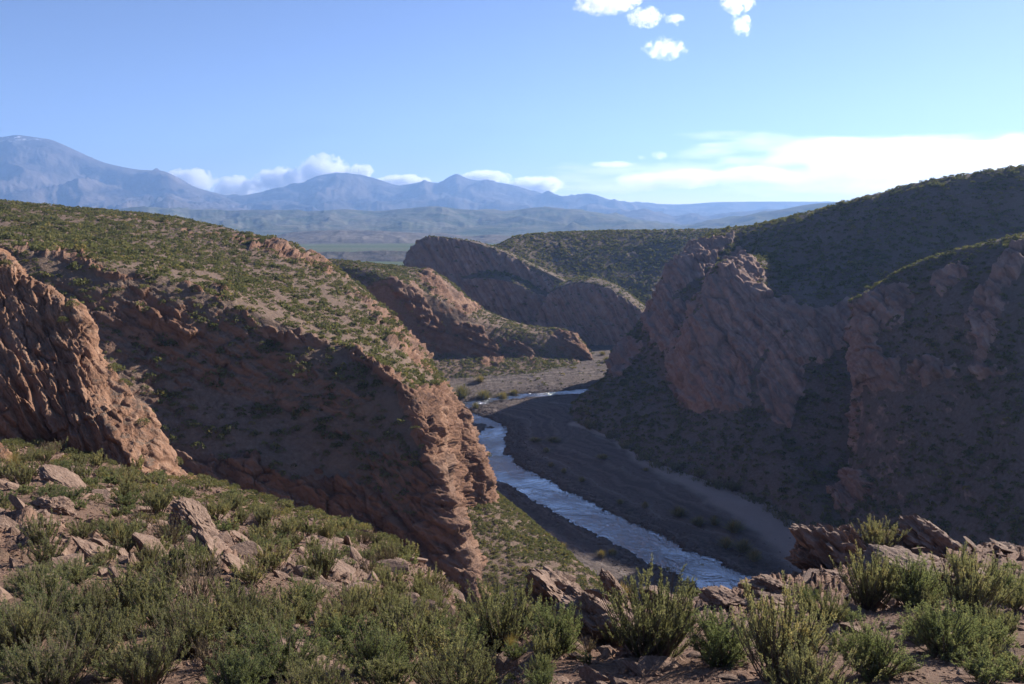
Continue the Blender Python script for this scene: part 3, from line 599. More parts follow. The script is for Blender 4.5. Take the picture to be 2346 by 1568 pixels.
def shrub_parts(seed, kind, nl, ns, lsize):
    """about 1 m wide; returns stems and foliage (V, F, tint)"""
    rng = np.random.default_rng(seed)
    if kind == 'leafy':
        Pn = stem_curves(rng, ns, 1.25, 0.60, 0.25, base=0.06)
        nt = ns * 4; i = rng.integers(0, ns, nt); p, d = at_t(Pn, i, rng.uniform(0.35, 0.95, nt))
        td = unit(d + rng.normal(0, 0.55, d.shape) + np.array([0, 0, 0.35]))
        tl = rng.uniform(0.08, 0.22, nt)
        Tw = p[:, None, :] + td[:, None, :] * tl[:, None, None] * np.linspace(0, 1, 3)[None, :, None]
        j = rng.integers(0, nt, nl); c, d2 = at_t(Tw, j, rng.uniform(0.05, 1.0, nl))
        c = c + rng.normal(0, 0.010, c.shape); ld = unit(d2 + rng.normal(0, 0.8, c.shape))
        LV, LF = leaf_quads(c, ld, lsize * rng.uniform(.4, .65, nl), lsize * rng.uniform(.8, 1.5, nl), rng)
    else:
        Pn = stem_curves(rng, ns, 0.80, 0.78, 0.30, base=0.07)
        nt = ns * 6; i = rng.integers(0, ns, nt); p, d = at_t(Pn, i, rng.uniform(0.3, 0.98, nt))
        td = unit(d + rng.normal(0, 0.25, d.shape) + np.array([0, 0, 0.8]))
        tl = rng.uniform(0.08, 0.24, nt)
        Tw = p[:, None, :] + td[:, None, :] * tl[:, None, None] * np.linspace(0, 1, 3)[None, :, None]
        j = rng.integers(0, int(nt * .8), nl); c, d2 = at_t(Tw, j, rng.uniform(0.0, 1.0, nl))
        c = c + rng.normal(0, 0.006, c.shape); ld = unit(d2 + rng.normal(0, 0.38, c.shape))
        LV, LF = leaf_quads(c, ld, lsize * rng.uniform(.28, .45, nl), lsize * rng.uniform(1.0, 1.9, nl), rng)
    SV1, SF1 = tubes(Pn, rng.uniform(0.006, 0.012, ns), 0.003); SV2, SF2 = tubes(Tw, np.full(nt, 0.0032), 0.0016)
    SV = np.concatenate([SV1, SV2]); SF = np.concatenate([SF1, SF2 + len(SV1)])
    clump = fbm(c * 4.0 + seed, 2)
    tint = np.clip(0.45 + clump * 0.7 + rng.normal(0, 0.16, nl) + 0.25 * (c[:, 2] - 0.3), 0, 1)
    return SV, SF, LV, LF, np.repeat(tint, 4)
def shrub_meshes(tag, seed, kind, nl, ns, lsize, joined):
    SV, SF, LV, LF, tint = shrub_parts(seed, kind, nl, ns, lsize)
    ml = M_dry if 'dry' in tag else M_leafy if kind == 'leafy' else M_broom
    if joined:
        V = np.concatenate([LV, SV]); F = np.concatenate([LF, SF + len(LV)]); t = np.concatenate([tint, np.full(len(SV), .5)])
        fm = np.concatenate([np.zeros(len(LF)), np.ones(len(SF))])
        return make_mesh(tag, V, F, {"tint": t}, [ml, M_stem], False, fm)
    return (make_mesh("stems", SV, SF, None, [M_stem], False), make_mesh("foliage", LV, LF, {"tint": tint}, [ml], False))
BIG = {k: [shrub_meshes(k, 10 * s + (k == 'leafy'), k, 26000, 95, 0.016 if k == 'leafy' else 0.0175, False) for s in (1, 2, 3, 4)] for k in ('leafy', 'broom')}
MED = {k: [shrub_meshes(k + "_shrub", 100 + 10 * s + (k == 'leafy'), k, 8000, 46, 0.027 if k == 'leafy' else 0.030, True) for s in (1, 2, 3, 4, 5)] for k in ('leafy', 'broom')}
SMALL = {k: [shrub_meshes(k + "_shrub", 300 + 10 * s + (k == 'leafy'), k, 1700, 18, 0.058 if k == 'leafy' else 0.066, True) for s in (1, 2, 3, 4)] for k in ('leafy', 'broom')}

DRY = [shrub_meshes('dry_shrub', 500 + s, 'broom', 900, 46, 0.034, True) for s in (1, 2, 3)]

# positions on the near slope, found by looking for the surface point a survey line meets
gu, gv, gf = proj(G_near)
n_vis = int(G_near.shape[0])
def near_point(u, v):
    d2 = (gu - u) ** 2 + (gv - v) ** 2 + np.where(gf < 2.0, 1e6, 0) + 6.0 * gf + np.where(N_near[..., 2] < 0.45, 4000, 0)
    i = np.unravel_index(np.argmin(d2), d2.shape)
    p = G_near[i]
    if d2[i] - 6.0 * gf[i] > 400: p = P(u, v, 4.2) if v > 1560 else p
    return np.array(p)
MD = lambda p: float(np.hypot(p[0], np.hypot(p[1], p[2])))
n_shrub = 0
shrub_spots = []                                 # x, y, radius of every shrub on the near slope
def place_big(u, v, w, h, kind, label, rng=random.Random(3)):
    p = near_point(u, v); d = MD(p); W_ = w / F0 * d; H_ = h / F0 * d
    
    root = bpy.data.objects.new(kind + "_shrub", None); C.objects.link(root)
    root.empty_display_size = 0.1
    root.location = p; root.rotation_euler = (rng.uniform(-.06, .06), rng.uniform(-.06, .06), rng.uniform(0, 6.28))
    base_h = 0.72 if kind == 'leafy' else 0.95; base_w = 1.12 if kind == 'leafy' else 1.05
    root.scale = (W_ / base_w, W_ / base_w, H_ / base_h)
    root["label"] = label; root["category"] = "shrub"; root["group"] = "shrubs on the near slope"
    st, fo = BIG[kind][rng.randrange(4)]
    link("stems", st, parent=root); link("foliage", fo, parent=root)
    shrub_spots.append((p[0], p[1], W_ * 0.5))
big_list = [
 (1145, 1492, 180, 150, 'broom', "tall olive broom shrub directly left of the tilted boulder"),
 (1045, 1512, 150, 100, 'leafy', "green shrub at the left foot of the tall broom by the boulder"),
 (1275, 1492, 125, 120, 'leafy', "rounded green shrub directly below the tilted boulder"),
 (1490, 1512, 205, 185, 'broom', "largest brown green shrub in front of the river, on the stony rim"),
 (1655, 1522, 150, 120, 'leafy', "bluish green dome shaped shrub below the lower end of the river"),
 (1785, 1560, 190, 195, 'broom', "tall grey stemmed broom shrub beside the bluish green dome shaped one"),
 (1895, 1440, 95, 75, 'broom', "low dark shrub half hidden behind the tall grey stemmed broom"),
 (1238, 1556, 66, 55, 'leafy', "small fresh green seedling shrub on bare gravel at the bottom centre"),
 (1990, 1395, 110, 120, 'broom', "upright feathery shrub in front of the low red ledge"),
 (2090, 1385, 125, 100, 'leafy', "fine leaved round shrub touching the upright feathery one by the ledge"),
 (2215, 1420, 130, 130, 'broom', "tall upright shrub on the stony right slope behind the dense dark green one"),
 (2160, 1500, 140, 105, 'leafy', "dense dark green shrub on the right slope, below a tall upright one"),
 (2245, 1492, 110, 85, 'leafy', "grey green shrub among the stones at the right edge"),
 (2005, 1548, 140, 115, 'leafy', "green shrub with ragged crown standing alone in the lower right gravel"),
 (2310, 1372, 95, 70, 'leafy', "pale wispy shrub at the right edge beside the grey stone"),
 (2012, 1275, 88, 72, 'broom', "light green shrub growing between the two jagged rim outcrops"),
 (1848, 1392, 55, 50, 'leafy', "small bright shrub against the dark jagged ledge"),
 (1060, 1610, 170, 120, 'broom', "yellow green shoots cut off by the bottom edge below the tall broom"),
 (1850, 1625, 190, 125, 'broom', "yellow green shoots at the bottom edge below the grey stemmed broom"),
 (655, 1545, 190, 130, 'leafy', "broad green shrub left of the pale flat slab at the bottom edge"),
 (860, 1545, 170, 120, 'leafy', "grey green rounded shrub just right of the pale flat slab"),
 (440, 1500, 190, 120, 'broom', "wide olive broom shrub in the thick scrub of the lower left"),
 (60, 1505, 150, 105, 'broom', "brownish broom shrub above the golden grass tuft"),
 (205, 1520, 170, 110, 'broom', "olive broom shrub to the right of the golden grass tuft"),
 (330, 1585, 190, 120, 'broom', "grey olive shrub filling the bottom edge of the lower left scrub"),
 (110, 1600, 200, 110, 'broom', "dark olive shrub in the bottom left corner"),
 (540, 1600, 180, 110, 'leafy', "green shrub cut by the bottom edge, left of the broad green one"),
 (740, 1620, 170, 95, 'broom', "low shrub at the bottom edge under the pale flat slab"),
 (165, 1335, 120, 60, 'leafy', "flat topped bright green shrub below the lit rock slab at the left edge"),
 (75, 1350, 100, 60, 'leafy', "dull green low shrub at the left end of the flat topped bright one"),
 (350, 1375, 120, 70, 'leafy', "vivid green shrub with a dark underside in the middle of the lower left slope"),
 (110, 1425, 150, 95, 'leafy', "large pale green shrub below the flat topped bright one"),
 (215, 1420, 95, 85, 'broom', "upright grey broom shrub beside the large pale green one"),
 (430, 1292, 75, 62, 'leafy', "dark round shrub casting a shadow, left of the long tilted slab"),
 (340, 1300, 60, 52, 'broom', "small green shrub uphill of the vivid green one"),
 (240, 1228, 62, 34, 'leafy', "low dark green cushion shrub among the left stones"),
 (560, 1440, 150, 85, 'broom', "feathery olive shrub uphill of the broad green shrub by the pale slab"),
 (790, 1440, 140, 85, 'broom', "fanned broom shrub on the shady side of the stony gap"),
 (960, 1470, 150, 90, 'broom', "fine stemmed shrub at the lip of the slope above the red cliff foot"),
 (700, 1390, 110, 75, 'leafy', "round dark shrub in the middle of the stony left slope"),
]
for bl in big_list:
    k = 1.18 if bl[0] > 1030 else 1.0
    place_big(bl[0], bl[1], bl[2] * k, bl[3] * (k if bl[4] == 'leafy' else 1.08), *bl[4:])

# depth map of the land as seen from the viewpoint, to know what can be seen
DB = np.full((392, 588), 1e9)
for nm, G, n, rk in TERRAINS:
    u, v, f = proj(G.reshape(-1, 3)); iu = (u / 4).astype(int); iv = (v / 4).astype(int)
    k = (iu >= 0) & (iu < 588) & (iv >= 0) & (iv < 392) & (f > 0.5)
    np.minimum.at(DB, (iv[k], iu[k]), f[k])
def seen(p, tol=1.05, lift=0.0):
    q = p.copy(); q[:, 2] += lift
    u, v, f = proj(q); iu = (u / 4).astype(int); iv = (v / 4).astype(int)
    k = (iu >= 0) & (iu < 588) & (iv >= 0) & (iv < 392)
    r = np.zeros(len(p), bool); r[k] = f[k] < DB[iv[k], iu[k]] * tol + 0.3
    return r
def scatter(G, n, rk, per_m2, rng, rock_max=0.55, clump=0.35, clump_s=9.0, nz_min=0.55, lo=0.12):
    a = G[:-1, :-1]; area = np.linalg.norm(np.cross(G[:-1, 1:] - a, G[1:, :-1] - a), axis=-1)
    pos = (a + G[1:, 1:]) / 2
    nz = np.abs(n[:-1, :-1, 2]); w = area * smooth(nz_min - .1, nz_min + .12, nz) * (1 - smooth(rock_max - .2, rock_max + .1, rk[:-1, :-1]))
    cl = fbm(pos.reshape(-1, 3) / clump_s + 3, 3).reshape(area.shape); w = w * (lo + (1 - lo) * smooth(-clump, clump * .6, cl))
    N = int(w.sum() * per_m2); 
    if N < 1: return np.zeros((0, 3))
    c = np.cumsum(w.ravel()); i = np.searchsorted(c, rng.uniform(0, c[-1], N)); i = np.minimum(i, area.size - 1)
    r, q = np.unravel_index(i, area.shape); s = rng.uniform(0, 1, (N, 2, 1))
    return G[r, q] * (1 - s[:, 0]) * (1 - s[:, 1]) + G[r, q + 1] * s[:, 0] * (1 - s[:, 1]) + G[r + 1, q] * (1 - s[:, 0]) * s[:, 1] + G[r + 1, q + 1] * s[:, 0] * s[:, 1]

# shrubs of the near slope and rock ridge, each one an object
LAND = {t[0]: t for t in TERRAINS}
rng = np.random.default_rng(21)
cand = []
for nm, dens, smin, smax in (("near_slope", 4.2, 0.26, 0.74), ("rock_ridge", 0.25, 0.35, 0.7)):
    _, G, n, rk = LAND[nm]
    p = scatter(G, n, rk, dens, rng, rock_max=1.2 if nm == "rock_ridge" else 0.9, clump_s=2.5 if nm == "near_slope" else 3, lo=.45 if nm == "near_slope" else .12, nz_min=0.2 if nm == "rock_ridge" else 0.5)
    p = p[(p[:, 1] > 4) & seen(p, 1.06, 0.15)]
    s = rng.uniform(smin, smax, len(p)) ** 1.0
    for a, b_ in zip(p, s): cand.append((a, b_, nm))
_, G, n, rk = LAND["near_slope"]
p = scatter(G, n, rk, 9.0, rng, rock_max=2, clump_s=2, lo=.9, nz_min=.4); u, v, f = proj(p); p = p[(p[:, 1] > 3.6) & (v > 1370) & (u < 1010) & seen(p, 1.06, .15)]
for a in p: cand.append((a, rng.uniform(.25, .58), "near_slope"))
rng.shuffle(cand)
kept = []
for p, s, nm in cand:
    u, v, f = proj(p)
    if nm == "near_slope":
        if u > 1030 and f < 17: s *= 0.55
        if u > 1250 and rng.uniform() < 0.35: continue
    if any((p[0] - a) ** 2 + (p[1] - b_) ** 2 < ((0.62 if v > 1390 else .84) * (s * .5 + r)) ** 2 for a, b_, r in shrub_spots): continue
    shrub_spots.append((p[0], p[1], s * .5)); kept.append((p, s, nm, u, v, f))
kept.sort(key=lambda k: -k[1] / k[5])
N_IND = 258
def zone(u, v, f, nm):
    if nm == "rock_ridge": return "on the rock ridge at the left edge"
    if u > 1250: return "on the stony right part of the near slope"
    if u > 1000: return "at the lip above the foot of the red cliff"
    if v < 1150 + max(0, (u - 620)) * 0.36 and u > 420: return "along the upper rim of the left slope, against red cliff"
    if v < 1240 and u <= 520: return "among the stones just below the rock ridge"
    if v < 1330: return "on the upper stony part of the left slope" if u < 700 else "on the slope left of the red cliff foot"
    if v < 1440: return "in the middle of the left slope" if u < 620 else "in the scrub below the red cliff"
    return "in the thick scrub at the bottom left"
for p, s, nm, u, v, f in kept[:N_IND]:
    px = s / f * 796
    kind = 'leafy' if fbm(np.array([p / 3.0]), 2)[0] + rng.normal(0, .25) > 0.02 else 'broom'
    lib = MED if px > 24 else SMALL
    me = lib[kind][rng.integers(len(lib[kind]))]
    if rng.uniform() < .10: kind = 'dry'; me = DRY[rng.integers(3)]
    size = "large" if s > .78 else "middling" if s > .58 else "small"
    col = {"leafy": "green leafy", "broom": "olive broom", "dry": "dry brown"}[kind]
    z = rng.uniform(0.6, 0.95)
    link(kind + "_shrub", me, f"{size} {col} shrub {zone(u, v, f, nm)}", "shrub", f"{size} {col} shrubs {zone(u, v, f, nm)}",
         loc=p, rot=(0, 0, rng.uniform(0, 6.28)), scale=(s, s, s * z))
print("near shrubs", len(kept))

# scrub on all the slopes beyond: nobody could count it
def scrub_mesh(name, pts, size, K, mat, rng, label=None, flat=0.75, tint_off=0.0):
    N = len(pts)
    d = rng.normal(size=(N, K, 3)); d = unit(d); d[..., 2] = np.abs(d[..., 2]) * 0.9 + 0.02
    r = rng.uniform(0.45, 1.0, (N, K, 1)) ** 0.6
    lump = 1 + 0.25 * rng.normal(size=(N, 1, 3)) * 0.6
    c = pts[:, None, :] + d * r * (size[:, None, None] * 0.5) * lump * np.array([1, 1, 1.15 * flat])
    up = unit(d * 0.8 + rng.normal(0, 0.55, d.shape)); L = size[:, None] * rng.uniform(0.20, 0.38, (N, K)) * (26.0 / K) ** 0.5; w = L * rng.uniform(.55, .9, (N, K))
    V, F = leaf_quads((c - up * L[..., None] * .4).reshape(-1, 3), up.reshape(-1, 3), w.reshape(-1), L.reshape(-1), rng)
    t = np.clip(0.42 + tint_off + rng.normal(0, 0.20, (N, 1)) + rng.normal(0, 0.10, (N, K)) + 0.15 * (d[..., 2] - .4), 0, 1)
    return V, F, np.repeat(t.reshape(-1), 4)
parts = []
rng = np.random.default_rng(5)
rest = kept[N_IND:]
if rest:
    parts.append(scrub_mesh("", np.array([k[0] for k in rest]), np.array([k[1] for k in rest]), 320, None, rng))
for nm, dens, smin, smax, K in (("left_hill", 1.6, 0.35, 1.9, 44), ("left_bench", 1.1, .7, 1.6, 20), ("river_spur", 6.0, .4, 1.1, 50), ("bend_hill", 2.0, .6, 1.5, 24),
                         ("layered_butte", .5, .6, 1.5, 18), ("lower_butte", 1.0, .6, 1.6, 20), ("scrub_hill", 1.1, .8, 1.9, 18), ("right_hill", 1.25, .6, 1.9, 26), ("right_spur", 1.7, .6, 1.5, 34)):
    _, G, n, rk = LAND[nm]
    p = scatter(G, n, rk, dens, rng, rock_max=0.8, nz_min=0.34, clump_s=7.0, lo=0.28); p = p[seen(p, 1.10, 0.8)]
    s = smin + (smax - smin) * rng.beta(1.2, 3.4, len(p))
    print(nm, len(p))
    parts.append(scrub_mesh("", p, s, K, None, rng))
k = (dr > 4.5) & (Y > 203) & (X > -25) & (X < 28) & (fbm(flat / 6.0 + 4, 3).reshape(X.shape) > 0.02)
bi = np.argwhere(k)[rng.integers(0, k.sum(), 420)]; p = Gb[bi[:, 0], bi[:, 1]]
parts.append(scrub_mesh("", p, 0.4 + 1.3 * rng.beta(1.2, 3, len(p)), 24, None, rng))
o = 0; FF = []
for V, F, t in parts: FF.append(F + o); o += len(V)
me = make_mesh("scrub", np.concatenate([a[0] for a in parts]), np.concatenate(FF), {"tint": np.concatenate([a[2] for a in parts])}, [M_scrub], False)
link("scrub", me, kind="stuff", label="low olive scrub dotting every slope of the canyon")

# grass tufts
def tuft_mesh(seed, n, blade, w, mat, spread=0.9, h=1.0):
    rng = np.random.default_rng(seed); az = rng.uniform(0, 6.28, n); th = spread * rng.uniform(0, 1, n) ** .7; k = 4
    t = np.linspace(0, 1, k)[None, :]; L = h * rng.uniform(.6, 1.0, n)[:, None]
    rad = np.sin(th)[:, None] * L * t + 0.25 * L * t ** 2.2 * np.sin(th)[:, None]; z = np.cos(th)[:, None] * L * t * (1.0 - 0.12 * t) - 0.02
    c = np.stack([rad * np.cos(az)[:, None] + rng.normal(0, .09, (n, 1)), rad * np.sin(az)[:, None] + rng.normal(0, .09, (n, 1)), z], -1)
    sd = np.stack([-np.sin(az), np.cos(az), 0 * az], 1)[:, None, :] * (w * np.linspace(1, .15, k))[None, :, None]
    V = np.stack([c - sd, c + sd], 2); idx = np.arange(n * k * 2).reshape(n, k, 2)
    F = np.stack([idx[:, :-1, 0], idx[:, :-1, 1], idx[:, 1:, 1], idx[:, 1:, 0]], -1).reshape(-1, 4)
    tint = np.clip(rng.normal(.5, .2, n), 0, 1); return make_mesh("grass_tuft", V.reshape(-1, 3), F, {"tint": np.repeat(tint, k * 2)}, [mat], False)
T_straw = [tuft_mesh(s, 260, 1, 0.010, M_straw, .75) for s in (1, 2)]
T_pampa = [tuft_mesh(s, 420, 1, 0.022, M_pampa, 1.2, .8) for s in (3, 4, 5)]
def bed_z(x, y):
    i = np.clip(np.searchsorted(ys, y), 0, len(ys) - 1); j = np.clip(np.searchsorted(xs, x), 0, len(xs) - 1); return bedz[i, j]
rr = random.Random(9)
for u, v, w, h, lab in [(8, 1500, 45, 75, "golden grass tuft at the left edge of the lower slope"), (1425, 1352, 60, 45, "pale spiky grass fan between the rim boulders"),
                   (265, 1235, 45, 36, "straw coloured tuft among the stones below the rock ridge"), (36, 1085, 26, 60, "dry grass clump at the shady foot of the rock ridge"),
                   (775, 1230, 34, 30, "dry yellowish tuft on the left slope rim"), (1170, 1500, 30, 60, "thin dry grass among the tall broom stems")]:
    p = near_point(u, v); d = MD(p); s = h / F0 * d
    link("grass_tuft", T_straw[rr.randrange(2)], lab, "grass tuft", "dry tufts on the near slope", loc=p, rot=(0, 0, rr.uniform(0, 6)), scale=(w / F0 * d, w / F0 * d, s))
lit = [(1058, 912, 62, 46, "biggest straw coloured tuft on the far sunny bank"), (1110, 911, 62, 28, "wide low tuft in the middle of the far sunny bank"), (1152, 908, 44, 24, "tuft at the right end of the row on the far sunny bank"),
       (1178, 901, 34, 16, "small tuft just right of the sunny row"), (1090, 936, 26, 24, "lone tuft on the gravel bar before the sunny row"), (1412, 847, 34, 22, "yellow tuft in the gap under the right cliff"),
       (1390, 838, 26, 18, "tuft at the back of the gap under the right cliff"), (1100, 882, 40, 22, "pale tuft at the foot of the bend hill"), (1380, 822, 26, 14, "farthest small tuft in the canyon gap"), (1408, 818, 24, 14, "second small tuft deep in the canyon gap")]
dark = [(1600, 1205, 48, 30), (1636, 1208, 38, 28), (1682, 1224, 62, 36), (1664, 1252, 52, 34), (1702, 1264, 54, 40), (1728, 1284, 48, 36), (1556, 1182, 54, 28), (1478, 1163, 26, 20), (1421, 1152, 24, 16), (1333, 1103, 26, 18), (1292, 1082, 22, 16),
        (1263, 1068, 24, 16), (1226, 1012, 40, 14), (1268, 1018, 44, 18), (1252, 1040, 26, 16), (1380, 1062, 40, 14), (1378, 1276, 34, 22), (1290, 1258, 30, 20), (1402, 1270, 30, 20), (1530, 1300, 26, 16), (1610, 1290, 26, 16), (1480, 1092, 22, 10)]
for i, (u, v, w, h, *lab) in enumerate(lit + dark):
    p = PZ(u, v, ZR + .3); p[2] = bed_z(p[0], p[1]) - 0.05; d = MD(p)
    l = lab[0] if lab else ("dull green tuft on the shaded gravel right of the river" if u > 1210 and not (v > 1250 and u < 1420) else "dark tuft on the shaded gravel left of the river")
    link("grass_tuft", T_pampa[i % 3], l, "grass tuft", "tufts on the sunny bank" if lab else l.replace("tuft", "tufts"), loc=p, rot=(0, 0, rr.uniform(0, 6)), scale=(w / F0 * d / 1.7, w / F0 * d / 1.7, h / F0 * d * 1.15))
# big bushes along the foot of the right wall
foot = [(1350, 985), (1398, 1012), (1432, 1035), (1470, 1060), (1505, 1080), (1530, 1098), (1560, 1106), (1592, 1112), (1625, 1125), (1650, 1128), (1690, 1148), (1715, 1160), (1735, 1165), (1765, 1185), (1790, 1205), (1815, 1222), (1835, 1235), (1545, 1085), (1605, 1095), (1680, 1130)]
for i, (u, v) in enumerate(foot):
    p = None; best = 1e9
    for nm in ("right_hill", "right_spur"):
        Gh = LAND[nm][1].reshape(-1, 3); hu, hv, hf = proj(Gh); k = np.argmin((hu - u) ** 2 + (hv - v) ** 2 + np.where(hf > 240, 1e6, 0)); e = (hu[k] - u) ** 2 + (hv[k] - v) ** 2
        if e < best: best = e; p = Gh[k].copy()
    q_ = PZ(u, v, ZR + .4)
    if best > 900 or p[1] > q_[1] + 8: p = q_; p[2] = bed_z(p[0], p[1])
    s = rr.uniform(1.8, 3.4)
    link("broom_shrub", MED['broom'][i % 5], "dark bush at the shaded foot of the right canyon wall", "shrub", "bushes along the foot of the right canyon wall", loc=p, rot=(0, 0, rr.uniform(0, 6)), scale=(s, s, s * .8))

# ------------------------------------------------------------------ rocks
M_rock = ground_mat("rim_rock", bedding(45, 85), 0.22, 0.14, rockc=((0.12, 0.07, 0.052), (0.27, 0.165, 0.115), (0.40, 0.28, 0.20)))
def rock_mat():
    m, nt, out = new_mat("slab_rock"); b = NB(nt); pos = b.pos()
    mp = b.n("ShaderNodeMapping"); mp.inputs["Scale"].default_value = (1, 1.4, 7); b.l(pos, mp.inputs["Vector"])
    n1 = b.noise(mp.outputs[0], 2.2, 6, 0.65); n2 = b.noise(pos, 6, 6, 0.7); oi = b.n("ShaderNodeObjectInfo")
    c = b.ramp(b.math('ADD', b.math('MULTIPLY', n1, .6), b.math('MULTIPLY', n2, .4)), [(.32, (0.095, 0.056, 0.042)), (.5, (0.225, 0.145, 0.104)), (.68, (0.38, 0.275, 0.21))])
    c = b.mix(b.math('MULTIPLY', oi.outputs["Random"], 0.6), c, (0.21, 0.145, 0.108))
    h = b.math('ADD', n1, b.math('MULTIPLY', n2, .5))
    bs = b.n("ShaderNodeBsdfPrincipled"); bs.inputs["Roughness"].default_value = 0.9; bs.inputs["Specular IOR Level"].default_value = 0.2
    b.l(c, bs.inputs["Base Color"]); b.l(b.bump(h, 0.05, 0.8), bs.inputs["Normal"]); b.l(bs.outputs[0], out.inputs["Surface"]); return m
M_slab = rock_mat()
import bmesh
def ico(sub):
    bm = bmesh.new(); bmesh.ops.create_icosphere(bm, subdivisions=sub, radius=1.0)
    V = np.array([v.co[:] for v in bm.verts]); F = np.array([[v.index for v in f.verts] for f in bm.faces]); bm.free(); return V, F
ICO = {k: ico(k) for k in (3, 4, 5)}
def rock_shape(seed, sub=4, cuts=11, dims=(1, .65, .3), lam=0.05, rough=0.05, lo=.42, hi=.8, blocks=0):
    rng = np.random.default_rng(seed); V, F = ICO[sub]; V = V.copy() * 1.25
    nrm = unit(rng.normal(size=(cuts, 3))); h = rng.uniform(lo, hi, cuts)
    nrm = np.concatenate([nrm, [[0, 0, 1], [0, 0, -1]]]); h = np.concatenate([h, [.55, .6]])
    for k in range(2):
        for a, b_ in zip(nrm, h):
            o = V @ a - b_; V -= np.maximum(o, 0)[:, None] * a
    n = unit(V); lz = V[:, 2] * 7 + fbm(V * 1.5 + seed, 3) * 1.2; fr = lz - np.floor(lz)
    side = 1 - np.abs(n[:, 2])
    V += n * (lam * (smooth(0, .6, fr) - smooth(.75, 1, fr)) * hash1(np.floor(lz) + seed * 31) * side + rough * fbm(V * 3.5 + seed, 4, .6))[:, None]
    if blocks:
        f1, f2, cid, fac = worley(V * np.array([1.3, 1.7, 3.4]) + seed + .35 * np.stack([fbm(V * 2, 2), fbm(V * 2 + 7, 2), fbm(V * 2 + 13, 2)], 1)); V += n * (blocks * ((cid - .5) * .7 + fac * .8 - .3 * smooth(.08, 0, f2 - f1)))[:, None]
        f1, f2, cid, fac = worley(V * np.array([4, 5, 10.]) + seed); V += n * (blocks * .35 * ((cid - .5) + fac))[:, None]
    return V * np.array(dims), F
def rock_mesh(name, seed, **kw):
    V, F = rock_shape(seed, **kw); return make_mesh(name, V, F, {"rock": np.ones(len(V))}, [M_slab], False)

# big rocks on the rim: u, v of the centre, width, height (survey units), slab tilt, label
rim = [
 (1268, 1332, 128, 70, 40, 31, (1, .8, .62), "tilted_boulder", "large tilted pale boulder standing on the rim left of the river"),
 (1330, 1352, 50, 34, 30, 32, (1, .8, .5), "boulder", "small broken block leaning on the right side of the tilted boulder"),
 (1408, 1325, 62, 40, 52, 33, (1, .6, .4), "boulder", "pointed brown rock sticking up behind the pale grass fan"),
 (1442, 1322, 30, 26, 40, 34, (1, .7, .6), "boulder", "small lumpy rock right of the pointed one"),
 (1385, 1425, 150, 70, 28, 35, (1, .7, .45), "boulder", "sloping ledge of rock between the two large rim shrubs"),
 (1540, 1375, 110, 36, 14, 36, (1, .7, .3), "boulder", "low pale slab behind the largest brown green shrub"),
 (1660, 1372, 100, 40, 12, 37, (1, .7, .35), "boulder", "reddish rubble block where the river meets the rim"),
 (1765, 1340, 120, 50, 16, 38, (1, .7, .4), "boulder", "crumbling red block on the rim beside the sand bank"),
 (1905, 1262, 130, 95, 46, 39, (1, .7, .55), "boulder", "tall jagged outcrop leaning left on the rim beside the sand bank"),
 (1960, 1242, 95, 64, 50, 40, (1, .7, .5), "boulder", "layered back half of the tall jagged outcrop"),
 (1872, 1292, 90, 50, 30, 41, (1, .7, .5), "boulder", "dark foot rock under the tall jagged outcrop"),
 (2140, 1236, 115, 60, 34, 42, (1, .7, .45), "boulder", "second jagged outcrop with a smooth grey back, right of the light green shrub"),
 (2060, 1262, 100, 50, 30, 43, (1, .7, .4), "boulder", "low layered rock between the light green shrub and the second outcrop"),
 (2290, 1262, 120, 34, -8, 44, (1, .7, .3), "boulder", "flat grey slab at the right edge of the rim"),
 (2080, 1312, 190, 56, 12, 45, (1, .7, .35), "boulder", "broad crumbly red ledge below the second jagged outcrop"),
 (1930, 1340, 160, 50, 14, 46, (1, .7, .35), "boulder", "rough red ledge below the tall jagged outcrop"),
 (1780, 1385, 140, 54, 14, 47, (1, .7, .4), "boulder", "dark jagged ledge behind the tall grey stemmed broom"),
 (2200, 1330, 110, 40, 10, 48, (1, .7, .4), "boulder", "red ledge behind the tall upright shrub"),
 (2205, 1418, 56, 26, 4, 49, (1, .8, .5), "boulder", "rounded grey stone beside the pale wispy shrub"),
 (700, 1520, 150, 40, 14, 50, (1, .8, .22), "slab", "pale flat slab in a gravel patch at the bottom edge"),
 (500, 1268, 120, 42, 44, 51, (1, .5, .22), "slab", "long tilted slab right of the dark round shrub"),
 (545, 1300, 84, 40, 44, 52, (1, .5, .22), "slab", "striped slab lying below the long tilted one"),
 (150, 1104, 76, 26, 28, 53, (1, .6, .22), "slab", "pale flat slab lying in front of the shaded rock ridge"),
 (225, 1272, 84, 40, 44, 54, (1, .5, .25), "slab", "dark topped slab sticking out of the left stones"),
 (120, 1165, 60, 34, 20, 55, (1, .7, .5), "boulder", "brown block right of the lit slab outcrop"),
 (455, 1195, 80, 60, 48, 56, (1, .6, .35), "boulder", "grey faced block at the foot of the rock ridge"),
 (770, 1300, 80, 40, 30, 57, (1, .6, .3), "slab", "pale slab on the slope left of the red cliff foot"),
 (1205, 1420, 40, 24, 20, 58, (1, .7, .5), "boulder", "dark small block in front of the tilted boulder"),
]
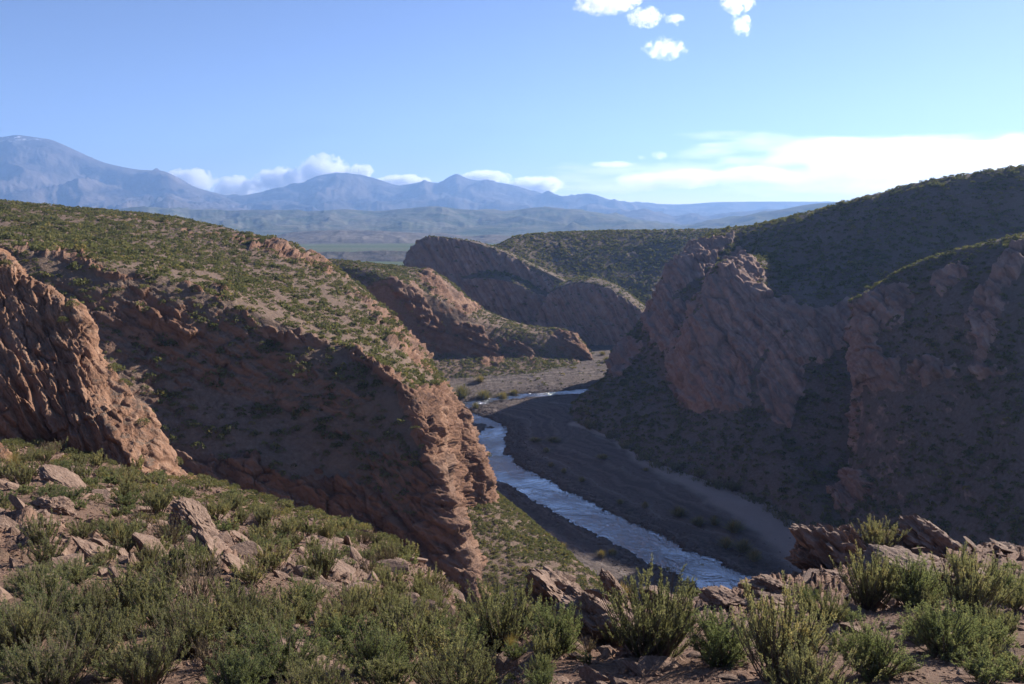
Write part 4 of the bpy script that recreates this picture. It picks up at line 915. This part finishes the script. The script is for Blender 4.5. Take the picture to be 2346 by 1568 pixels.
for u, v, w, h, tilt, seed, dims, nm, lab in rim:
    p = near_point(u, v + h * .35); c = P(u, v, p[1] + 0.05); d = MD(c); s = w / F0 * d * 0.62
    if tilt < 20 and nm == 'boulder': s *= .7; h *= .35
    me = rock_mesh(nm, seed, sub=5, cuts=9, dims=(dims[0], dims[1], dims[2] if nm == 'slab' else min(.8, dims[2] * 1.35)), lam=0.07, rough=0.08, lo=.6, hi=.95, blocks=.10 if nm == 'slab' else .24)
    c[2] = min(c[2], p[2] + h / F0 * d * 0.32)
    link(nm.replace("tilted_", ""), me, lab, "rock", "rocks of the rim and near slope", loc=c, rot=(math.radians(rr.uniform(-10, 10)), math.radians(tilt), math.radians(rr.uniform(-15, 15))), scale=(s, s, s))
# loose slabs on the near slope
ROCKS = [rock_mesh("stone", 70 + k, sub=3, cuts=10, dims=(1, .68, d_), lam=.05, rough=.06) for k, d_ in enumerate((.28, .35, .5, .3, .6, .22, .42, .33))]
rng = np.random.default_rng(77)
_, G, n, rk = LAND["near_slope"]
p = scatter(G, n, rk, 26, rng, rock_max=2, clump=.25, clump_s=2.2, nz_min=.3)
p = p[(p[:, 1] > 3.5) & seen(p, 1.05, .1)]
sz = 0.035 + (0.44 * rng.beta(0.8, 5.0, len(p))) * np.clip(np.linalg.norm(p, axis=1) / 13, .35, 1.0); dd = np.linalg.norm(p, axis=1); order = np.argsort(-sz / dd)
u_, v_, f_ = proj(p)
for k in order[:270]:
    s = sz[k]; u, v = u_[k], v_[k]
    far = dd[k] > 16
    zn = zone(u, v, f_[k], "near_slope"); tilt = rng.normal(38 if u < 900 else 14, 16)
    size = "large" if s > .19 else "small"; shp = rng.integers(8); fl = "flat slab" if shp in (0, 3, 5) else "angular stone"
    link("stone", ROCKS[shp], f"{size} {fl} {zn}", "stone", f"{size} {fl}s {zn}", loc=p[k] + np.array([0, 0, s * .1]),
         rot=(rng.normal(0, .25), math.radians(tilt), rng.normal(0, .5)), scale=(s, s, s))
# rubble: small angular pieces
def rubble(name, pts, size, rng, mat, label):
    N = len(pts); O = np.array([[1, 0, 0], [0, 1, 0], [-1, 0, 0], [0, -1, 0], [0, 0, 1], [0, 0, -1]], float)
    T = np.array([[0, 1, 4], [1, 2, 4], [2, 3, 4], [3, 0, 4], [1, 0, 5], [2, 1, 5], [3, 2, 5], [0, 3, 5]])
    V = O[None] * size[:, None, None] * rng.uniform(.5, 1.1, (N, 6, 1)) * np.array([1, .75, .45]) + rng.normal(0, .18, (N, 6, 3)) * size[:, None, None]
    a = rng.uniform(0, 6.28, N); ca, sa = np.cos(a)[:, None], np.sin(a)[:, None]
    V = np.stack([V[..., 0] * ca - V[..., 1] * sa, V[..., 0] * sa + V[..., 1] * ca, V[..., 2]], -1) + pts[:, None, :]
    F = (T[None] + 6 * np.arange(N)[:, None, None]).reshape(-1, 3)
    me = make_mesh(name, V.reshape(-1, 3), F, {"rock": np.ones(N * 6)}, [mat], False); link(name, me, kind="stuff", label=label)
p2 = scatter(G, n, rk, 330, rng, rock_max=2, clump=.3, clump_s=1.3, nz_min=.25); p2 = p2[(p2[:, 1] > 2.5) & seen(p2, 1.05, .1)]
dd2 = np.linalg.norm(p2, axis=1); s2_ = 0.012 + 0.07 * rng.beta(.8, 4, len(p2)); k = s2_ / dd2 > 0.0007
p2, s2_ = p2[k], s2_[k]; p2 = np.concatenate([p2, p[order[270:]]]); s2_ = np.concatenate([s2_, sz[order[270:]] * .8])
print("rubble", len(p2)); rubble("rubble", p2, s2_, rng, M_near, "angular rubble strewn over the near slope")
# dead twigs lying on the gravel
pt = scatter(G, n, rk, 9, rng, rock_max=2, clump=.3, clump_s=1.5, nz_min=.3); pt = pt[(pt[:, 1] > 3) & (pt[:, 1] < 16) & seen(pt, 1.05, .1)]
az_ = rng.uniform(0, 6.28, len(pt)); ln_ = rng.uniform(.08, .45, len(pt)); tq = np.linspace(-.5, .5, 5)[None, :]
cv = np.stack([pt[:, 0:1] + np.cos(az_)[:, None] * ln_[:, None] * tq, pt[:, 1:2] + np.sin(az_)[:, None] * ln_[:, None] * tq, pt[:, 2:3] + 0.012 - .31 * np.sin(az_)[:, None] * ln_[:, None] * tq + rng.normal(0, .012, (len(pt), 5))], -1)
cv[..., :2] += rng.normal(0, .012, (len(pt), 5, 2)); TV, TF = tubes(cv, rng.uniform(.002, .006, len(pt)), .0015)
link("litter", make_mesh("litter", TV, TF, None, [M_stem], False), kind="stuff", label="dead twigs lying on the near gravel")
# cobbles of the river banks
N = 26000; kx = rng.uniform(0, len(chan) - 1, N); cc = pchip(np.arange(len(chan)), chan[:, :2], np.sort(kx)); nn2 = pchip(np.arange(len(chan)), Nn, np.sort(kx))
wv = pchip(np.arange(len(chan)), chw[:, None], np.sort(kx))[:, 0]
o_ = rng.choice([-1, 1], N) * (wv * rng.uniform(.75, 1.15, N) + rng.exponential(1.8, N)); q = cc + nn2 * o_[:, None]
zq = bed_z(q[:, 0], q[:, 1]); pq = np.column_stack([q, zq]); k = (pq[:, 1] > 60) & seen(pq, 1.1, .5)
pq = pq[k]; rubble("cobbles", pq, 0.09 + 0.42 * rng.beta(1, 5, len(pq)), rng, bpy.data.materials["river_gravel"], "dark cobbles along the river banks")

# ------------------------------------------------------------------ clouds
def cloud_mat(name, dens, thr, soft, nscale, aniso=0.55, edge=1.0, stretch=(1, 1, 1), amp=3.4):
    m, nt, out = new_mat(name); b = NB(nt); tc = b.n("ShaderNodeTexCoord")
    g = b.n("ShaderNodeVectorMath", _operation='MULTIPLY_ADD'); b.l(tc.outputs["Generated"], g.inputs[0]); g.inputs[1].default_value = (2, 2, 2); g.inputs[2].default_value = (-1, -1, -1)
    ln = b.n("ShaderNodeVectorMath", _operation='LENGTH'); b.l(g.outputs[0], ln.inputs[0])
    mp = b.n("ShaderNodeVectorMath", _operation='MULTIPLY_ADD'); b.l(tc.outputs["Object"], mp.inputs[0]); mp.inputs[1].default_value = stretch
    oi = b.n("ShaderNodeObjectInfo"); cb = b.n("ShaderNodeCombineXYZ"); b.l(b.math('MULTIPLY', oi.outputs["Random"], 5000.0), cb.inputs[0]); b.l(b.math('MULTIPLY', oi.outputs["Random"], 3777.0), cb.inputs[2])
    b.l(cb.outputs[0], mp.inputs[2])
    n = b.noise(mp.outputs[0], nscale, 6, 0.62)
    fall = b.math('SUBTRACT', 1.0, b.math('POWER', ln.outputs["Value"], 2.0))
    x = b.math('ADD', b.math('MULTIPLY', fall, edge), b.math('MULTIPLY', b.math('SUBTRACT', n, 0.5), 3.4))
    d = b.math('MULTIPLY', b.math('DIVIDE', b.math('SUBTRACT', x, thr), soft, True), dens)
    v = b.n("ShaderNodeVolumePrincipled"); v.inputs["Color"].default_value = (0.985, 0.985, 0.99, 1); v.inputs["Anisotropy"].default_value = aniso
    b.l(d, v.inputs["Density"]); b.l(v.outputs[0], out.inputs["Volume"]); return m
CL_near = cloud_mat("cloud_vapour", 0.014, 0.28, 0.6, 0.016, edge=0.7, amp=6.5)
CL_far = cloud_mat("far_cloud_vapour", 0.020, 0.24, 0.35, 0.011, amp=5.2, edge=.9, aniso=.4)
CL_row = cloud_mat("row_cloud_vapour", 0.006, 0.25, 0.5, 0.009)
CL_veil = cloud_mat("veil_vapour", 0.0021, 0.45, 0.8, 0.0030, edge=1.15, aniso=.75, stretch=(.45, .6, 2.4))
def cloud(u, v, w, h, d, mat, label, kind=None, deep=0.8, tilt=0.0):
    if mat is CL_near: w *= .74; h *= .76
    if mat is CL_far: h *= .95; w *= .85
    c = P(u, v, d); s = np.linalg.norm(c) / F0; V, F = ICO[4]
    A = V * np.array([w * s * .5, w * s * .5 * deep, h * s * .5])
    a = math.radians(tilt); A = np.stack([A[:, 0] * math.cos(a) + A[:, 2] * math.sin(a), A[:, 1], -A[:, 0] * math.sin(a) + A[:, 2] * math.cos(a)], -1)
    o = link("clouds" if kind else "cloud", make_mesh("cloud", A, F, None, [mat]), label, None if kind else "cloud", None if kind else "clouds in the sky", kind=kind, loc=c)
    o.data.materials[0].cycles.volume_step_rate = 1.0
for a in [(1395, 6, 210, 66, 7000, "long cloud cut by the top edge, its underside grey", -8), (1478, 40, 120, 60, 7200, "domed cloud below the long one at the top edge", 4), (1546, 46, 66, 34, 7200, "little cloud lobe at the right end of the domed cloud", 6),
          (1522, 112, 140, 66, 6500, "lone hump shaped cloud, lowest of the high ones", 6), (1688, 6, 120, 62, 7000, "ragged cloud at the top edge, the rightmost there", 25), (1700, 58, 74, 56, 6800, "small wedge shaped cloud under the ragged one", 40)]:
    cloud(*a[:5], CL_near, a[5], tilt=a[6])
for a in [(440, 412, 130, 56, "low cloud in the gap right of the volcano"), (545, 432, 130, 60, "cloud resting low in the saddle between the mountains"), (645, 414, 150, 66, "lumpy cloud on the left shoulder of the broad summit"), (742, 398, 150, 96, "tallest heaped cloud, behind the broad summit"),
          (826, 396, 84, 46, "small heaped cloud right of the broad summit"), (925, 416, 150, 36, "low cloud strip between the two summits"), (1110, 408, 150, 40, "cloud strip right of the pointed summit"), (1230, 425, 170, 46, "pale cloud above the long right shoulder of the range"),
          (1510, 357, 44, 24, "tiny round cloud above the right horizon"), (1470, 362, 30, 14, "tiny puff left of the tiny round cloud"), (1405, 377, 130, 14, "thin cloud streak above the range"), (1480, 416, 150, 46, "left end of the broken cloud row on the right horizon"),
          (1580, 410, 170, 50, "middle of the broken cloud row on the right horizon"), (1720, 398, 170, 38, "right end of the broken cloud row"), (1935, 380, 140, 46, "torn cloud under the long white sheet")]:
    cloud(*a[:4], 6750, CL_row if a[0] > 1300 else CL_far, a[4], deep=1.0)
for a in [(2050, 352, 1150, 80), (1700, 312, 330, 44), (1500, 395, 620, 60), (1330, 425, 560, 50), (2350, 370, 700, 130), (2000, 400, 1000, 120)]:
    cloud(*a[:4], 8500, CL_veil, "white cloud sheet lying along the right horizon", kind="stuff", deep=0.3)
